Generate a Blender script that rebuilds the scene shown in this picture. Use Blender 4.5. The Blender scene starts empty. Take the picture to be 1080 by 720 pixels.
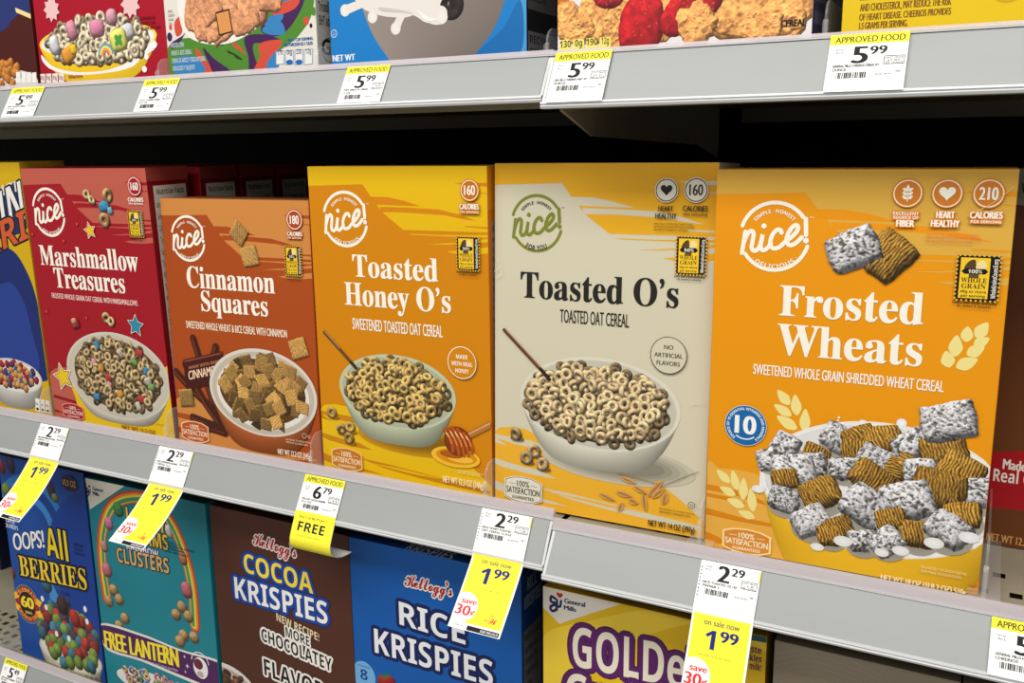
import bpy, bmesh, math, random
import numpy as np
from mathutils import Matrix, Vector
random.seed(7); RNG = np.random.default_rng(11)
SC = bpy.context.scene
COL = SC.collection
PI = math.pi

# ------------------------------------------------------------------ camera, measured from the photograph
F_PX = 975.88; YAW = -0.48594; PIT = 0.203805; ROLL = -0.011318
CAM = np.array([0.0, -0.6448, 0.30084])
_cy, _sy, _cp, _sp, _cr, _sr = math.cos(YAW), math.sin(YAW), math.cos(PIT), math.sin(PIT), math.cos(ROLL), math.sin(ROLL)
FW = np.array([_sy*_cp, _cy*_cp, -_sp]); _r0 = np.array([_cy, -_sy, 0.0]); _u0 = np.cross(_r0, FW)
RT = _r0*_cr + _u0*_sr; UP = -_r0*_sr + _u0*_cr
def ray(x, y): return FW + RT*(x-540)/F_PX - UP*(y-360)/F_PX
def at_y(x, y, Y): d = ray(x, y); return CAM + d*(Y-CAM[1])/d[1]
def at_z(x, y, Z): d = ray(x, y); return CAM + d*(Z-CAM[2])/d[2]

# ------------------------------------------------------------------ materials
def node_mat(name):
    m = bpy.data.materials.new(name); m.use_nodes = True
    nt = m.node_tree; b = nt.nodes['Principled BSDF']
    return m, nt, b
def lin(c): 
    c = np.asarray(c, float)/255.0
    return np.where(c <= 0.04045, c/12.92, ((c+0.055)/1.055)**2.4)
def mat_print(name, rough, spec, bump=0.0):
    m, nt, b = node_mat(name)
    a = nt.nodes.new('ShaderNodeAttribute'); a.attribute_name = 'Col'
    nt.links.new(a.outputs['Color'], b.inputs['Base Color'])
    b.inputs['Roughness'].default_value = rough; b.inputs['Specular IOR Level'].default_value = spec
    if bump:
        tc = nt.nodes.new('ShaderNodeTexCoord'); n = nt.nodes.new('ShaderNodeTexNoise'); n.inputs['Scale'].default_value = 22
        bp = nt.nodes.new('ShaderNodeBump'); bp.inputs['Strength'].default_value = bump; bp.inputs['Distance'].default_value = 0.004
        nt.links.new(tc.outputs['Object'], n.inputs['Vector']); nt.links.new(n.outputs['Fac'], bp.inputs['Height']); nt.links.new(bp.outputs['Normal'], b.inputs['Normal'])
    return m
def mat_plain(name, c, rough=0.5, spec=0.4, metal=0.0, var=0.06, scale=9.0, stretch=(1, 1, 1)):
    m, nt, b = node_mat(name)
    tc = nt.nodes.new('ShaderNodeTexCoord'); mp = nt.nodes.new('ShaderNodeMapping'); mp.inputs['Scale'].default_value = stretch
    n = nt.nodes.new('ShaderNodeTexNoise'); n.inputs['Scale'].default_value = scale; n.inputs['Detail'].default_value = 6
    r = nt.nodes.new('ShaderNodeValToRGB')
    l = lin(c)
    r.color_ramp.elements[0].position = 0.3; r.color_ramp.elements[1].position = 0.7
    r.color_ramp.elements[0].color = (*(l*(1-var)), 1); r.color_ramp.elements[1].color = (*np.minimum(l*(1+var), 1), 1)
    nt.links.new(tc.outputs['Object'], mp.inputs['Vector']); nt.links.new(mp.outputs['Vector'], n.inputs['Vector'])
    nt.links.new(n.outputs['Fac'], r.inputs['Fac']); nt.links.new(r.outputs['Color'], b.inputs['Base Color'])
    b.inputs['Roughness'].default_value = rough; b.inputs['Specular IOR Level'].default_value = spec; b.inputs['Metallic'].default_value = metal
    return m
def mat_clear(name, tint, opacity, rough=0.15):
    m, nt, b = node_mat(name)
    out = nt.nodes['Material Output']
    tr = nt.nodes.new('ShaderNodeBsdfTransparent'); mx = nt.nodes.new('ShaderNodeMixShader')
    n = nt.nodes.new('ShaderNodeTexNoise'); n.inputs['Scale'].default_value = 40
    mr = nt.nodes.new('ShaderNodeMapRange'); mr.inputs['To Min'].default_value = opacity*0.8; mr.inputs['To Max'].default_value = opacity*1.2
    nt.links.new(n.outputs['Fac'], mr.inputs['Value'])
    b.inputs['Base Color'].default_value = (*lin(tint), 1); b.inputs['Roughness'].default_value = rough; b.inputs['Specular IOR Level'].default_value = 0.6
    nt.links.new(mr.outputs['Result'], mx.inputs['Fac']); nt.links.new(tr.outputs['BSDF'], mx.inputs[1]); nt.links.new(b.outputs['BSDF'], mx.inputs[2])
    nt.links.new(mx.outputs['Shader'], out.inputs['Surface'])
    return m
M_CARD = mat_print('printed_carton', 0.42, 0.35, 0.05)
M_INK = mat_print('printed_ink', 0.42, 0.35)
M_PAPER = mat_print('printed_paper', 0.6, 0.25)
M_DECK = mat_plain('beige_shelf_steel', (150, 143, 122), 0.5, 0.3, var=0.05, scale=30)
M_STRIP = mat_plain('grey_channel_insert', (152, 155, 154), 0.38, 0.45, var=0.03, scale=5, stretch=(1, 6, 6))
M_RIDGE = mat_plain('pale_channel_plastic', (205, 207, 207), 0.28, 0.5, var=0.02)
M_LIP = mat_clear('clear_channel_lip', (215, 205, 208), 0.62, 0.22)
M_ACRYL = mat_clear('clear_acrylic', (225, 225, 222), 0.15, 0.08)
M_BLACK = mat_plain('black_pegboard', (14, 14, 13), 0.7, 0.15)
M_FLOOR = mat_plain('vinyl_floor', (170, 165, 155), 0.4, 0.4)

# ------------------------------------------------------------------ object helpers
def link_mesh(name, V, Fc, mat, parent=None, colors=None, corner=None, smooth=False):
    me = bpy.data.meshes.new(name)
    me.from_pydata([tuple(v) for v in V], [], [tuple(f) for f in Fc]); me.update()
    if colors is not None:
        at = me.color_attributes.new('Col', 'FLOAT_COLOR', 'POINT')
        c = np.ones((len(V), 4), np.float32); c[:, :3] = colors
        at.data.foreach_set('color', c.ravel())
    if corner is not None:
        at = me.color_attributes.new('Col', 'FLOAT_COLOR', 'CORNER')
        c = np.ones((len(me.loops), 4), np.float32)
        i = 0
        for p in me.polygons:
            for _ in range(p.loop_total): c[i, :3] = corner[p.index]; i += 1
        at.data.foreach_set('color', c.ravel())
    if smooth: me.polygons.foreach_set('use_smooth', [True]*len(me.polygons))
    if mat: me.materials.append(mat)
    o = bpy.data.objects.new(name, me); COL.objects.link(o)
    if parent: o.parent = parent
    return o
def tag(o, label, cat, group=None):
    o['label'] = label; o['category'] = cat
    if group: o['group'] = group
    return o
def thing(name, label, cat, M=None, group=None):
    o = bpy.data.objects.new(name, None); o.empty_display_size = 0.03; COL.objects.link(o)
    if M is not None: o.matrix_world = M
    return tag(o, label, cat, group)
class MB:
    def __init__(s): s.V, s.F = [], []
    def add(s, V, Fc):
        n = len(s.V); s.V += [tuple(v) for v in V]; s.F += [tuple(i+n for i in f) for f in Fc]; return s
    def box(s, a, b):
        (x0, y0, z0), (x1, y1, z1) = a, b
        return s.add([(x0,y0,z0),(x1,y0,z0),(x1,y1,z0),(x0,y1,z0),(x0,y0,z1),(x1,y0,z1),(x1,y1,z1),(x0,y1,z1)],
                     [(0,3,2,1),(4,5,6,7),(0,1,5,4),(1,2,6,5),(2,3,7,6),(3,0,4,7)])
    def extrude_x(s, prof, x0, x1):          # closed profile of (y, z)
        n = len(prof)
        V = [(x0, y, z) for y, z in prof] + [(x1, y, z) for y, z in prof]
        Fc = [(i, (i+1) % n, n+(i+1) % n, n+i) for i in range(n)] + [tuple(range(n))[::-1], tuple(range(n, 2*n))]
        return s.add(V, Fc)
    def build(s, name, mat, parent=None): 
        o = link_mesh(name, s.V, s.F, mat, parent)
        bm = bmesh.new(); bm.from_mesh(o.data); bmesh.ops.recalc_face_normals(bm, faces=bm.faces); bm.to_mesh(o.data); bm.free()
        return o

# ------------------------------------------------------------------ lettering
_cur = bpy.data.curves.new('lettering_source', 'FONT'); _cur.size = 1.0; _cur.resolution_u = 4
_tmp = bpy.data.objects.new('lettering_source', _cur)
def _map(s, up, lo, dg):
    o = ''
    for c in s:
        if 'A' <= c <= 'Z': o += chr(up+ord(c)-65)
        elif 'a' <= c <= 'z': o += chr(lo+ord(c)-97)
        elif dg and '0' <= c <= '9': o += chr(dg+ord(c)-48)
        else: o += c
    return o
def styled(s, st):
    if st == 'S': return _map(s, 0x1D400, 0x1D41A, 0x1D7CE)
    if st == 'B': return _map(s, 0x1D5D4, 0x1D5EE, 0x1D7EC)
    if st == 'I': return _map(s, 0x1D63C, 0x1D656, 0x1D7EC)
    if st == 'C': return _map(s, 0x1D4D0, 0x1D4EA, None)
    return s
_gc = {}
def raw_text(s, st):
    k = (s, st)
    if k in _gc: return _gc[k]
    _cur.body = styled(s, st)
    me = _tmp.to_mesh()
    V = np.array([v.co[:2] for v in me.vertices]).reshape(-1, 2); Fc = [tuple(p.vertices) for p in me.polygons]
    _tmp.to_mesh_clear()
    _gc[k] = (V, Fc); return _gc[k]
CAPH = {}
def cap_height(st):
    if st not in CAPH:
        V, _ = raw_text('H', st); CAPH[st] = V[:, 1].max()
    return CAPH[st]

# ------------------------------------------------------------------ flat printed artwork
DZ = 4.0e-6
def catmull(P, n=8, closed=False):
    P = np.asarray(P, float); out = []
    m = len(P)
    rng = range(m if closed else m-1)
    for i in rng:
        p0, p1, p2, p3 = (P[(i-1) % m] if closed or i > 0 else 2*P[0]-P[1]), P[i], P[(i+1) % m], (P[(i+2) % m] if closed or i+2 < m else 2*P[-1]-P[-2])
        for t in np.arange(n)/n:
            out.append(0.5*((2*p1)+(p2-p0)*t+(2*p0-5*p1+4*p2-p3)*t*t+(3*p1-p0-3*p2+p3)*t**3))
    if not closed: out.append(P[-1])
    return np.array(out)
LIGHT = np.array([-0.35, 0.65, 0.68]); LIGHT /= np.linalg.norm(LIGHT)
class Art:
    """Printed layers on one flat face; coordinates in mm (u right, v up)."""
    def __init__(s, frame, parent, to_uv=None, mat=None, warp=None, gain=1.0):
        s.frame, s.parent, s.P, s.mat, s.warp, s.gain = frame, parent, to_uv, mat or M_INK, warp, gain
        s.k = 12; s.parts = {}; s.cur = None; s.clip = None; s.levels = None
    def part(s, name, key=0):
        s.cur = s.parts.setdefault((name, key), dict(V=[], F=[], C=[], n=0)); return s
    def raw(s, V2, Fc, col, z=None):
        V2 = np.asarray(V2, float)
        if len(V2) == 0: return
        s.k += 1
        p = s.cur
        if s.clip: V2 = np.stack([np.clip(V2[:, 0], s.clip[0], s.clip[2]), np.clip(V2[:, 1], s.clip[1], s.clip[3])], 1)
        d = np.full((len(V2), 1), s.k*DZ) + (0 if z is None else np.asarray(z).reshape(-1, 1)*DZ*0.8)
        C = lin(col)*s.gain if np.ndim(col) == 1 else lin(np.asarray(col))*s.gain
        if C.ndim == 1: C = np.tile(C, (len(V2), 1))
        p['V'].append(np.hstack([V2*1e-3, d])); p['C'].append(np.clip(C, 0, .95)); p['F'] += [tuple(i+p['n'] for i in f) for f in Fc]; p['n'] += len(V2)
    def polyuv(s, pts, col):
        pts = np.asarray(pts, float)
        a = np.sum(pts[:, 0]*np.roll(pts[:, 1], -1)-np.roll(pts[:, 0], -1)*pts[:, 1])
        if a < 0: pts = pts[::-1]; col = col if np.ndim(col) == 1 else np.asarray(col)[::-1]
        from mathutils.geometry import tessellate_polygon
        tr = tessellate_polygon([[Vector((x, y, 0)) for x, y in pts]])
        Fc = []
        for t in tr:
            q = pts[list(t)]
            if (q[1, 0]-q[0, 0])*(q[2, 1]-q[0, 1])-(q[1, 1]-q[0, 1])*(q[2, 0]-q[0, 0]) < 0: t = (t[0], t[2], t[1])
            Fc.append(t)
        s.raw(pts, Fc, col)
    def poly(s, pts, col): s.polyuv([s.P(*p) for p in pts], col)
    def curve_poly(s, pts, col, n=6): s.polyuv(catmull([s.P(*p) for p in pts], n, True), col)
    def ell(s, c, rx, ry, col, rot=0, n=28, edge=None):
        t = np.linspace(0, 2*PI, n, endpoint=False)
        x, y = rx*np.cos(t), ry*np.sin(t)
        V = np.stack([c[0]+x*math.cos(rot)-y*math.sin(rot), c[1]+x*math.sin(rot)+y*math.cos(rot)], 1)
        V = np.vstack([V, [c]])
        cc = col
        if edge is not None: cc = np.vstack([np.tile(np.asarray(edge, float), (n, 1)), [col]])
        s.raw(V, [(i, (i+1) % n, n) for i in range(n)], cc)
    def ring(s, c, r, w, col, a0=0, a1=2*PI, n=40, ry=None):
        t = np.linspace(a0, a1, n+1)
        k = 1 if ry is None else ry/r
        o = np.stack([c[0]+(r+w/2)*np.cos(t), c[1]+k*(r+w/2)*np.sin(t)], 1); i_ = np.stack([c[0]+(r-w/2)*np.cos(t), c[1]+k*(r-w/2)*np.sin(t)], 1)
        s.raw(np.vstack([o, i_]), [(j, j+1, n+1+j+1, n+1+j) for j in range(n)], col)
        if a1-a0 < 6.28:
            for q in (t[0], t[-1]):
                s.ell((c[0]+r*math.cos(q), c[1]+k*r*math.sin(q)), w/2, w/2, col, n=10)
    def stroke(s, pts, w, col, n=6, smooth=True, taper=None):
        P = catmull(pts, n) if smooth and len(pts) > 2 else np.asarray(pts, float)
        T = np.gradient(P, axis=0); T /= np.maximum(np.linalg.norm(T, axis=1, keepdims=True), 1e-9)
        N = np.stack([-T[:, 1], T[:, 0]], 1)
        m = len(P)
        ww = np.full(m, w/2.0) if taper is None else np.linspace(w/2.0, taper/2.0, m)
        k0 = s.k
        zz = np.linspace(0, 5, m); s.raw(np.vstack([P+N*ww[:, None], P-N*ww[:, None]]), [(i+1, i, m+i, m+i+1) for i in range(m-1)], col, z=np.concatenate([zz, zz])); s.k += 5
        for q, r in ((P[0], ww[0]), (P[-1], ww[-1])): s.ell(q, r, r, col, n=12)
    def strokepx(s, pts, w, col, **k): s.stroke([s.P(*p) for p in pts], w, col, **k)
    # -- lettering: fitted between u0 and u1 on baseline v0 -> v1, capitals h high
    def fit(s, txt, st, u0, u1, v, h, col, v1=None, fat=0.0, outline=None, slant=0.0, wave=None):
        V, Fc = raw_text(txt, st)
        if len(V) == 0: return
        x0, x1 = V[:, 0].min(), V[:, 0].max()
        sx = (u1-u0)/max(x1-x0, 1e-6); sy = h/cap_height(st)
        q = np.stack([u0+(V[:, 0]-x0)*sx, V[:, 1]*sy], 1)
        f = (q[:, 0]-u0)/max(u1-u0, 1e-6)
        if wave is not None: q[:, 1] *= wave(f)
        q[:, 0] += q[:, 1]*slant
        q[:, 1] += v + (0 if v1 is None else (v1-v)*f)
        if outline:
            for wd, oc in outline:
                for a in np.linspace(0, 2*PI, 14, endpoint=False):
                    s.raw(q+wd*np.array([math.cos(a), math.sin(a)]), Fc, oc)
        for dx in ((-fat, 0, fat) if fat else (0,)):
            s.raw(q+np.array([dx, 0]), Fc, col)
    def text(s, txt, st, bl, br, ytop, col, flat=True, **k):
        a, b, t = s.P(*bl), s.P(*br), s.P(bl[0], ytop)
        if flat: v = (a[1]+b[1])/2; s.fit(txt, st, a[0], b[0], v, t[1]-a[1], col, **k)
        else: s.fit(txt, st, a[0], b[0], a[1], t[1]-a[1], col, v1=b[1], **k)
    def lines(s, rows, u0, u1, v0, v1, col, h=0.5, style='R'):
        n = len(rows); st = (v0-v1)/n
        for i, r in enumerate(rows):
            V, _ = raw_text(r, style); 
            s.fit(r, style, u0, u0+(u1-u0)*(r.count('')/max(len(q)+1 for q in rows)), v0-(i+0.8)*st, st*h, col)
    def arc_text(s, txt, st, c, r, h, a_mid, col, span=None, inward=False, fat=0):
        V, Fc = raw_text(txt, st)
        sy = h/cap_height(st); w = (V[:, 0].max()-V[:, 0].min())*sy*0.95
        sx = sy*0.95
        if span: sx *= span*r/w; w = span*r
        x = (V[:, 0]-V[:, 0].min())*sx-w/2; y = V[:, 1]*sy
        if not inward: a = a_mid-x/r; rr = r+y
        else: a = a_mid+x/r; rr = r-y+h
        q = np.stack([c[0]+rr*np.cos(a), c[1]+rr*np.sin(a)], 1)
        s.raw(q, Fc, col)
    # -- printed pictures of solid things: seen from the front, visible faces only
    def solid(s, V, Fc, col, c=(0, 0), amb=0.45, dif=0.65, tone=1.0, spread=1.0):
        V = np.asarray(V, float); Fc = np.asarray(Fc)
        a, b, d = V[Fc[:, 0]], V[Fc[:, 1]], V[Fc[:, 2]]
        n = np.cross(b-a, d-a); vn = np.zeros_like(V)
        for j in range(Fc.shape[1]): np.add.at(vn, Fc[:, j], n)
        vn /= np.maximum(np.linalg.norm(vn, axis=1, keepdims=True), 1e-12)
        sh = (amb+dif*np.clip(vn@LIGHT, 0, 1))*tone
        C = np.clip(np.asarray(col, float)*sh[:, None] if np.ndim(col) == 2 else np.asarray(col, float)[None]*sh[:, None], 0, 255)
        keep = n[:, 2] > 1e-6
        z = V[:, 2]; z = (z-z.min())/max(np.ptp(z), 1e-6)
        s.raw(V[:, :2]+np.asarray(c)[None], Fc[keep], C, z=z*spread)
    def build(s):
        for (name, _), p in s.parts.items():
            if not p['V']: continue
            W = np.vstack(p['V']); C = np.vstack(p['C']); Fc = p['F']
            if s.levels is not None: W, C, Fc = s.cut(W, C, Fc)
            link_mesh(name, s.warp(W) if s.warp else s.frame(W), Fc, s.mat, s.parent, colors=C)
    def cut(s, W, C, Fc):
        """split the flat faces at every fold level of the paper so that they bend with it"""
        bm = bmesh.new(); cl = bm.verts.layers.float_vector.new('c')
        vs = []
        for w, c in zip(W, C):
            v = bm.verts.new((w[0], w[1], w[2])); v[cl] = Vector(c); vs.append(v)
        for f in Fc:
            try: bm.faces.new([vs[i] for i in f])
            except ValueError: pass
        lo, hi = W[:, 1].min(), W[:, 1].max()
        for l in s.levels:
            if lo < -l < hi: bmesh.ops.bisect_plane(bm, geom=bm.verts[:]+bm.edges[:]+bm.faces[:], dist=1e-7, plane_co=(0, -l, 0), plane_no=(0, 1, 0))
        bm.verts.index_update()
        W2 = np.array([v.co[:] for v in bm.verts]); C2 = np.array([v[cl][:] for v in bm.verts]); F2 = [tuple(v.index for v in f.verts) for f in bm.faces]
        bm.free(); return W2, C2, F2
# ---- solids for pictures
def rotm(ax, ang):
    return np.array(Matrix.Rotation(ang, 3, Vector(ax)))
def rnd_rot(tilt=1.0):
    return rotm((random.uniform(-1, 1), random.uniform(-1, 1), 0.001), random.uniform(0.15, tilt)) @ rotm((0, 0, 1), random.uniform(0, 6.28))
def torus(R, r, n=18, m=8):
    V, Fc = [], []
    for i in range(n):
        a = 2*PI*i/n
        for j in range(m):
            b = 2*PI*j/m; V.append(((R+r*math.cos(b))*math.cos(a), (R+r*math.cos(b))*math.sin(a), r*math.sin(b)))
    for i in range(n):
        for j in range(m): Fc.append((i*m+j, ((i+1) % n)*m+j, ((i+1) % n)*m+(j+1) % m, i*m+(j+1) % m))
    return np.array(V), np.array(Fc)
def superq(a, b, c, e=0.5, n=24, m=14):
    def f(w, p): return np.sign(w)*np.abs(w)**p
    V, Fc = [], []
    for j in range(m+1):
        ph = -PI/2+PI*j/m
        for i in range(n):
            th = 2*PI*i/n
            V.append((a*f(math.cos(ph), e)*f(math.cos(th), e), b*f(math.cos(ph), e)*f(math.sin(th), e), c*f(math.sin(ph), e)))
    for j in range(m):
        for i in range(n): Fc.append((j*n+i, j*n+(i+1) % n, (j+1)*n+(i+1) % n, (j+1)*n+i))
    return np.array(V), np.array(Fc)
def vnoise(P, sc, seed=0):
    P = P*sc+seed*17.3
    i = np.floor(P).astype(int); f = P-i; f = f*f*(3-2*f)
    def h(q): 
        n = (q[:, 0]*374761393+q[:, 1]*668265263+q[:, 2]*2147483647+seed*1013) & 0x7fffffff
        n = ((n ^ (n >> 13))*1274126177) & 0x7fffffff
        return ((n ^ (n >> 16)) & 0xffff)/65535.0
    r = 0
    for dx in (0, 1):
        for dy in (0, 1):
            for dz in (0, 1):
                w = (f[:, 0] if dx else 1-f[:, 0])*(f[:, 1] if dy else 1-f[:, 1])*(f[:, 2] if dz else 1-f[:, 2])
                r = r+w*h(i+np.array([dx, dy, dz]))
    return r
_TOR = torus(1, .52)
def oat_ring(A, c, size, base=(205, 175, 128), tone=1.0, tilt=1.0):
    V, Fc = _TOR
    V = V*size/1.52; V = V*np.array([1, 1, 1.15])
    n = vnoise(V, 2.2/size*3, random.randint(0, 99))
    V = V @ rnd_rot(tilt).T
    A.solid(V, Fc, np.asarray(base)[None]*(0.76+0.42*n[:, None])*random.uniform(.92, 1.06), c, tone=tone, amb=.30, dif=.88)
def blob(A, c, rx, ry, base, rot=0, e=1.0, noise=.3, tone=1.0, ns=1.2, tilt=0.0, rz=None, n=20, m=12, lump=.12):
    V, Fc = superq(rx, ry, rz or min(rx, ry), e, n, m)
    q = vnoise(V, ns/max(rx, ry)*3, random.randint(0, 999))
    V = V*(1+lump*(q[:, None]-.5))
    M = rotm((0, 0, 1), rot)
    if tilt: M = M @ rnd_rot(tilt)
    A.solid(V @ M.T, Fc, np.asarray(base, float)[None]*(1-noise/2+noise*q[:, None]), c, tone=tone)
def pillow(A, c, sx, sy, rot, colf, rnd=.35, n=30, h=.5, tilt=(0, 0), tone=1.0, bump=.0, edge=.0, power=4, amb=.46, dif=.66):
    """domed patch (rounded square to ellipse), height-mapped; colf(P mm, seed) -> colours and relief"""
    g = np.linspace(-1, 1, n); S, T_ = np.meshgrid(g, g); S, T_ = S.ravel(), T_.ravel()
    X, Y = S*np.sqrt(1-rnd*T_**2/2*1.0), T_*np.sqrt(1-rnd*S**2/2*1.0)
    rho = np.maximum(np.abs(S), np.abs(T_))
    sd = random.randint(0, 9999)
    P = np.stack([X*sx, Y*sy, np.zeros_like(X)], 1)
    C, rel = colf(P, sd)
    H = min(sx, sy)*h*np.maximum(0, 1-rho**power)**(1/power)*1.0
    if edge:
        w = vnoise(P, 2.4/max(sx, sy), sd+5)-.5+.6*(vnoise(P, 6/max(sx, sy), sd+6)-.5); P = P*(1+edge*w[:, None]*rho[:, None]**2)
    P[:, 2] = H+rel*bump
    M = rotm((0, 0, 1), rot) @ rotm((1, 0, 0), tilt[0]) @ rotm((0, 1, 0), tilt[1])
    Fc = [(j*n+i, j*n+i+1, (j+1)*n+i+1, (j+1)*n+i) for j in range(n-1) for i in range(n-1)]
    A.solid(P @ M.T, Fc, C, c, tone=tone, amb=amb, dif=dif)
def frost_col(P, sd):
    q = .45*vnoise(P, .55, sd)+.35*vnoise(P, 1.1, sd+1)+.2*vnoise(P, 1.9, sd+2)
    m = np.clip((q-.335)*6, 0, 1)
    sh = .86+.3*(vnoise(P, .8, sd+4)-.3)
    return ((1-m)[:, None]*np.array([92, 85, 76.])+m[:, None]*np.array([228, 227, 230.]))*sh[:, None], m*.8+q*1.5
def shred_col(P, sd):
    wob = vnoise(P, .22, sd+7)*7+vnoise(P, .6, sd)*3.0
    ph = P[:, 0]*2.9+wob+P[:, 1]*.4
    st = .5+.5*np.sin(ph); fine = vnoise(P*np.array([1, .35, 1]), 1.4, sd+2)
    k = np.clip(st*.75+fine*.5-.1, 0, 1)
    return (1-k)[:, None]*np.array([80, 48, 12.])+k[:, None]*np.array([230, 180, 78.]), k*1.3
def toast_col(base):
    def f(P, sd):
        q = .5*vnoise(P, .25, sd)+.3*vnoise(P, .6, sd+1)+.2*vnoise(P, 1.3, sd+2)
        return np.asarray(base, float)[None]*(.62+.75*q[:, None])*np.array([1.0, .97+.0, .95])[None], q*2.2
    return f
def cinn_col(base):
    def f(P, sd):
        st = .5+.5*np.sin(P[:, 0]*2.0+P[:, 1]*1.1+vnoise(P, .4, sd)*5); q = vnoise(P, 1.1, sd+2)
        return np.asarray(base, float)[None]*(.60+.30*st[:, None]+.34*q[:, None]), st*.5
    return f
def wheat_pillow(A, c, sx, sy, rot, frosted, tone=1.0, tilt=.5):
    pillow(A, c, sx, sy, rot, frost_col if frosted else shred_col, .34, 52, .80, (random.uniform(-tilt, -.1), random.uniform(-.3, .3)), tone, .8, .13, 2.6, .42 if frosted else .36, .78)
def square_piece(A, c, sz, rot, tone=1.0, tilt=.9, base=(206, 158, 86)):
    a = random.uniform(0, 6.28); t = random.uniform(.1, tilt)
    pillow(A, c, sz, sz*.95, rot, cinn_col(base), .12, 20, .12, (t*math.cos(a), t*math.sin(a)), tone, .5, .06)
def bowl(A, c, rx, ry, depth, foot, rim, col, inner, inner_edge=None, body=None, shade=.30):
    """bowl seen from above front: rim ellipse centre c, radii rx, ry (mm); depth = drop of the foot below c."""
    n, m = 64, 12
    V, C = [], []
    body = np.asarray(body or col, float)
    xs = -np.cos(np.linspace(0, PI, n+1))
    for j in range(m+1):
        t = j/m
        for x in xs:
            top = ry*math.sqrt(max(0, 1-x*x)); q = 1.2*max(0, 1-abs(x)**2.3)**.78; bot = max(top, depth*1.03*q/(1+q**7)**(1/7))
            V.append((c[0]+rx*x, c[1]-(top+(bot-top)*t)))
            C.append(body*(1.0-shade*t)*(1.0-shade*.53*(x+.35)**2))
    A.raw(V, [((j+1)*(n+1)+i, (j+1)*(n+1)+i+1, j*(n+1)+i+1, j*(n+1)+i) for j in range(m) for i in range(n)], np.clip(C, 0, 255))
    A.ell(c, rx, ry, col, n=64)
    A.ell((c[0], c[1]-rim*.15), rx-rim, ry-rim*.75, inner, n=64, edge=inner_edge if inner_edge is not None else inner)
def in_ell(u, v, c, rx, ry): return ((u-c[0])/rx)**2+((v-c[1])/ry)**2
def pile(c, rx, ry, step, lift=0.0, jitter=.35):
    pts = []
    v = c[1]+ry
    r = 0
    while v > c[1]-ry:
        u = c[0]-rx+(step/2 if r % 2 else 0)
        while u < c[0]+rx:
            a, b = u+random.uniform(-1, 1)*jitter*step, v+random.uniform(-1, 1)*jitter*step
            if in_ell(a, b, c, rx, ry) < 1: pts.append((a, b))
            u += step
        v -= step*.72; r += 1
    return pts
# ------------------------------------------------------------------ cartons
class Carton:
    def __init__(s, name, label, origin, W, D, H, yaw=0, lean=0, front=(200, 200, 200), side=None, top=None, cat='cereal box', group=None, gain=1.0):
        s.W, s.D, s.H, s.gain = W, D, H, gain
        s.M = Matrix.Translation(Vector(origin)+Vector((0, 0, .0004))) @ Matrix.Rotation(yaw, 4, 'Z') @ Matrix.Rotation(-lean, 4, 'X')
        s.root = thing(name, label, cat, s.M, group)
        side = side or front; top = top or front
        bm = bmesh.new(); bmesh.ops.create_cube(bm, size=1.0)
        for v in bm.verts: v.co = Vector(((v.co.x+.5)*W, (v.co.y+.5)*D, (v.co.z+.5)*H))
        bmesh.ops.bevel(bm, geom=bm.edges[:], offset=0.0007, segments=2, affect='EDGES', profile=0.5)
        bmesh.ops.recalc_face_normals(bm, faces=bm.faces)
        me = bpy.data.meshes.new('carton'); bm.to_mesh(me); bm.free()
        at = me.color_attributes.new('Col', 'FLOAT_COLOR', 'CORNER')
        c = np.ones((len(me.loops), 4), np.float32)
        for p in me.polygons:
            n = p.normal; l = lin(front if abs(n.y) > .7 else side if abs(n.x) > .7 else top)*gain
            for i in p.loop_indices: c[i, :3] = np.minimum(l, .95)
        at.data.foreach_set('color', c.ravel())
        me.materials.append(M_CARD)
        o = bpy.data.objects.new('carton', me); COL.objects.link(o); o.parent = s.root
        s.inv = np.array(s.M.inverted()); s.o = (s.inv @ np.append(CAM, 1))[:3]
        s.front = Art(lambda W_: np.stack([W_[:, 0], -W_[:, 2], W_[:, 1]], 1), s.root, s.p_front, gain=gain)
        s.front.clip = (0.3, 0.3, W*1000-.3, H*1000-.3)
        s.side = Art(lambda W_: np.stack([s.W+W_[:, 2], W_[:, 0], W_[:, 1]], 1), s.root, s.p_side, gain=gain)
        s.side.clip = (0.3, 0.3, D*1000-.3, H*1000-.3)
        s.top = Art(lambda W_: np.stack([W_[:, 0], W_[:, 1], s.H+W_[:, 2]], 1), s.root, s.p_top, gain=gain)
        s.top.clip = (0.3, 0.3, W*1000-.3, D*1000-.3)
        s.w, s.h, s.d = W*1000, H*1000, D*1000
    def _hit(s, x, y, ax, val):
        d = s.inv[:3, :3] @ ray(x, y); t = (val-s.o[ax])/d[ax]; return (s.o+d*t)*1000
    def p_front(s, x, y): q = s._hit(x, y, 1, 0); return (q[0], q[2])
    def p_side(s, x, y): q = s._hit(x, y, 0, s.W); return (q[1], q[2])
    def p_top(s, x, y): q = s._hit(x, y, 2, s.H); return (q[0], q[1])
    def done(s):
        for a in (s.front, s.side, s.top): a.build()

# ------------------------------------------------------------------ the setting
def struct(o): o['kind'] = 'structure'; return o
struct(MB().box((-2.3, .462, -1.1), (1.5, .48, 1.1)).build('wall_back', M_BLACK))
struct(MB().box((-3.5, -3.0, -1.14), (2.5, .48, -1.1)).build('floor', M_FLOOR))
pegs = MB()
for r in range(14):
    for i in range(66):
        x, z = -1.7+i*.0254*1.4, -.28+r*.05
        pegs.box((x, .4612, z), (x+.006, .4618, z+.006))
M_HOLE = mat_plain('dark_hole', (4, 4, 4), .9, .0)

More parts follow.
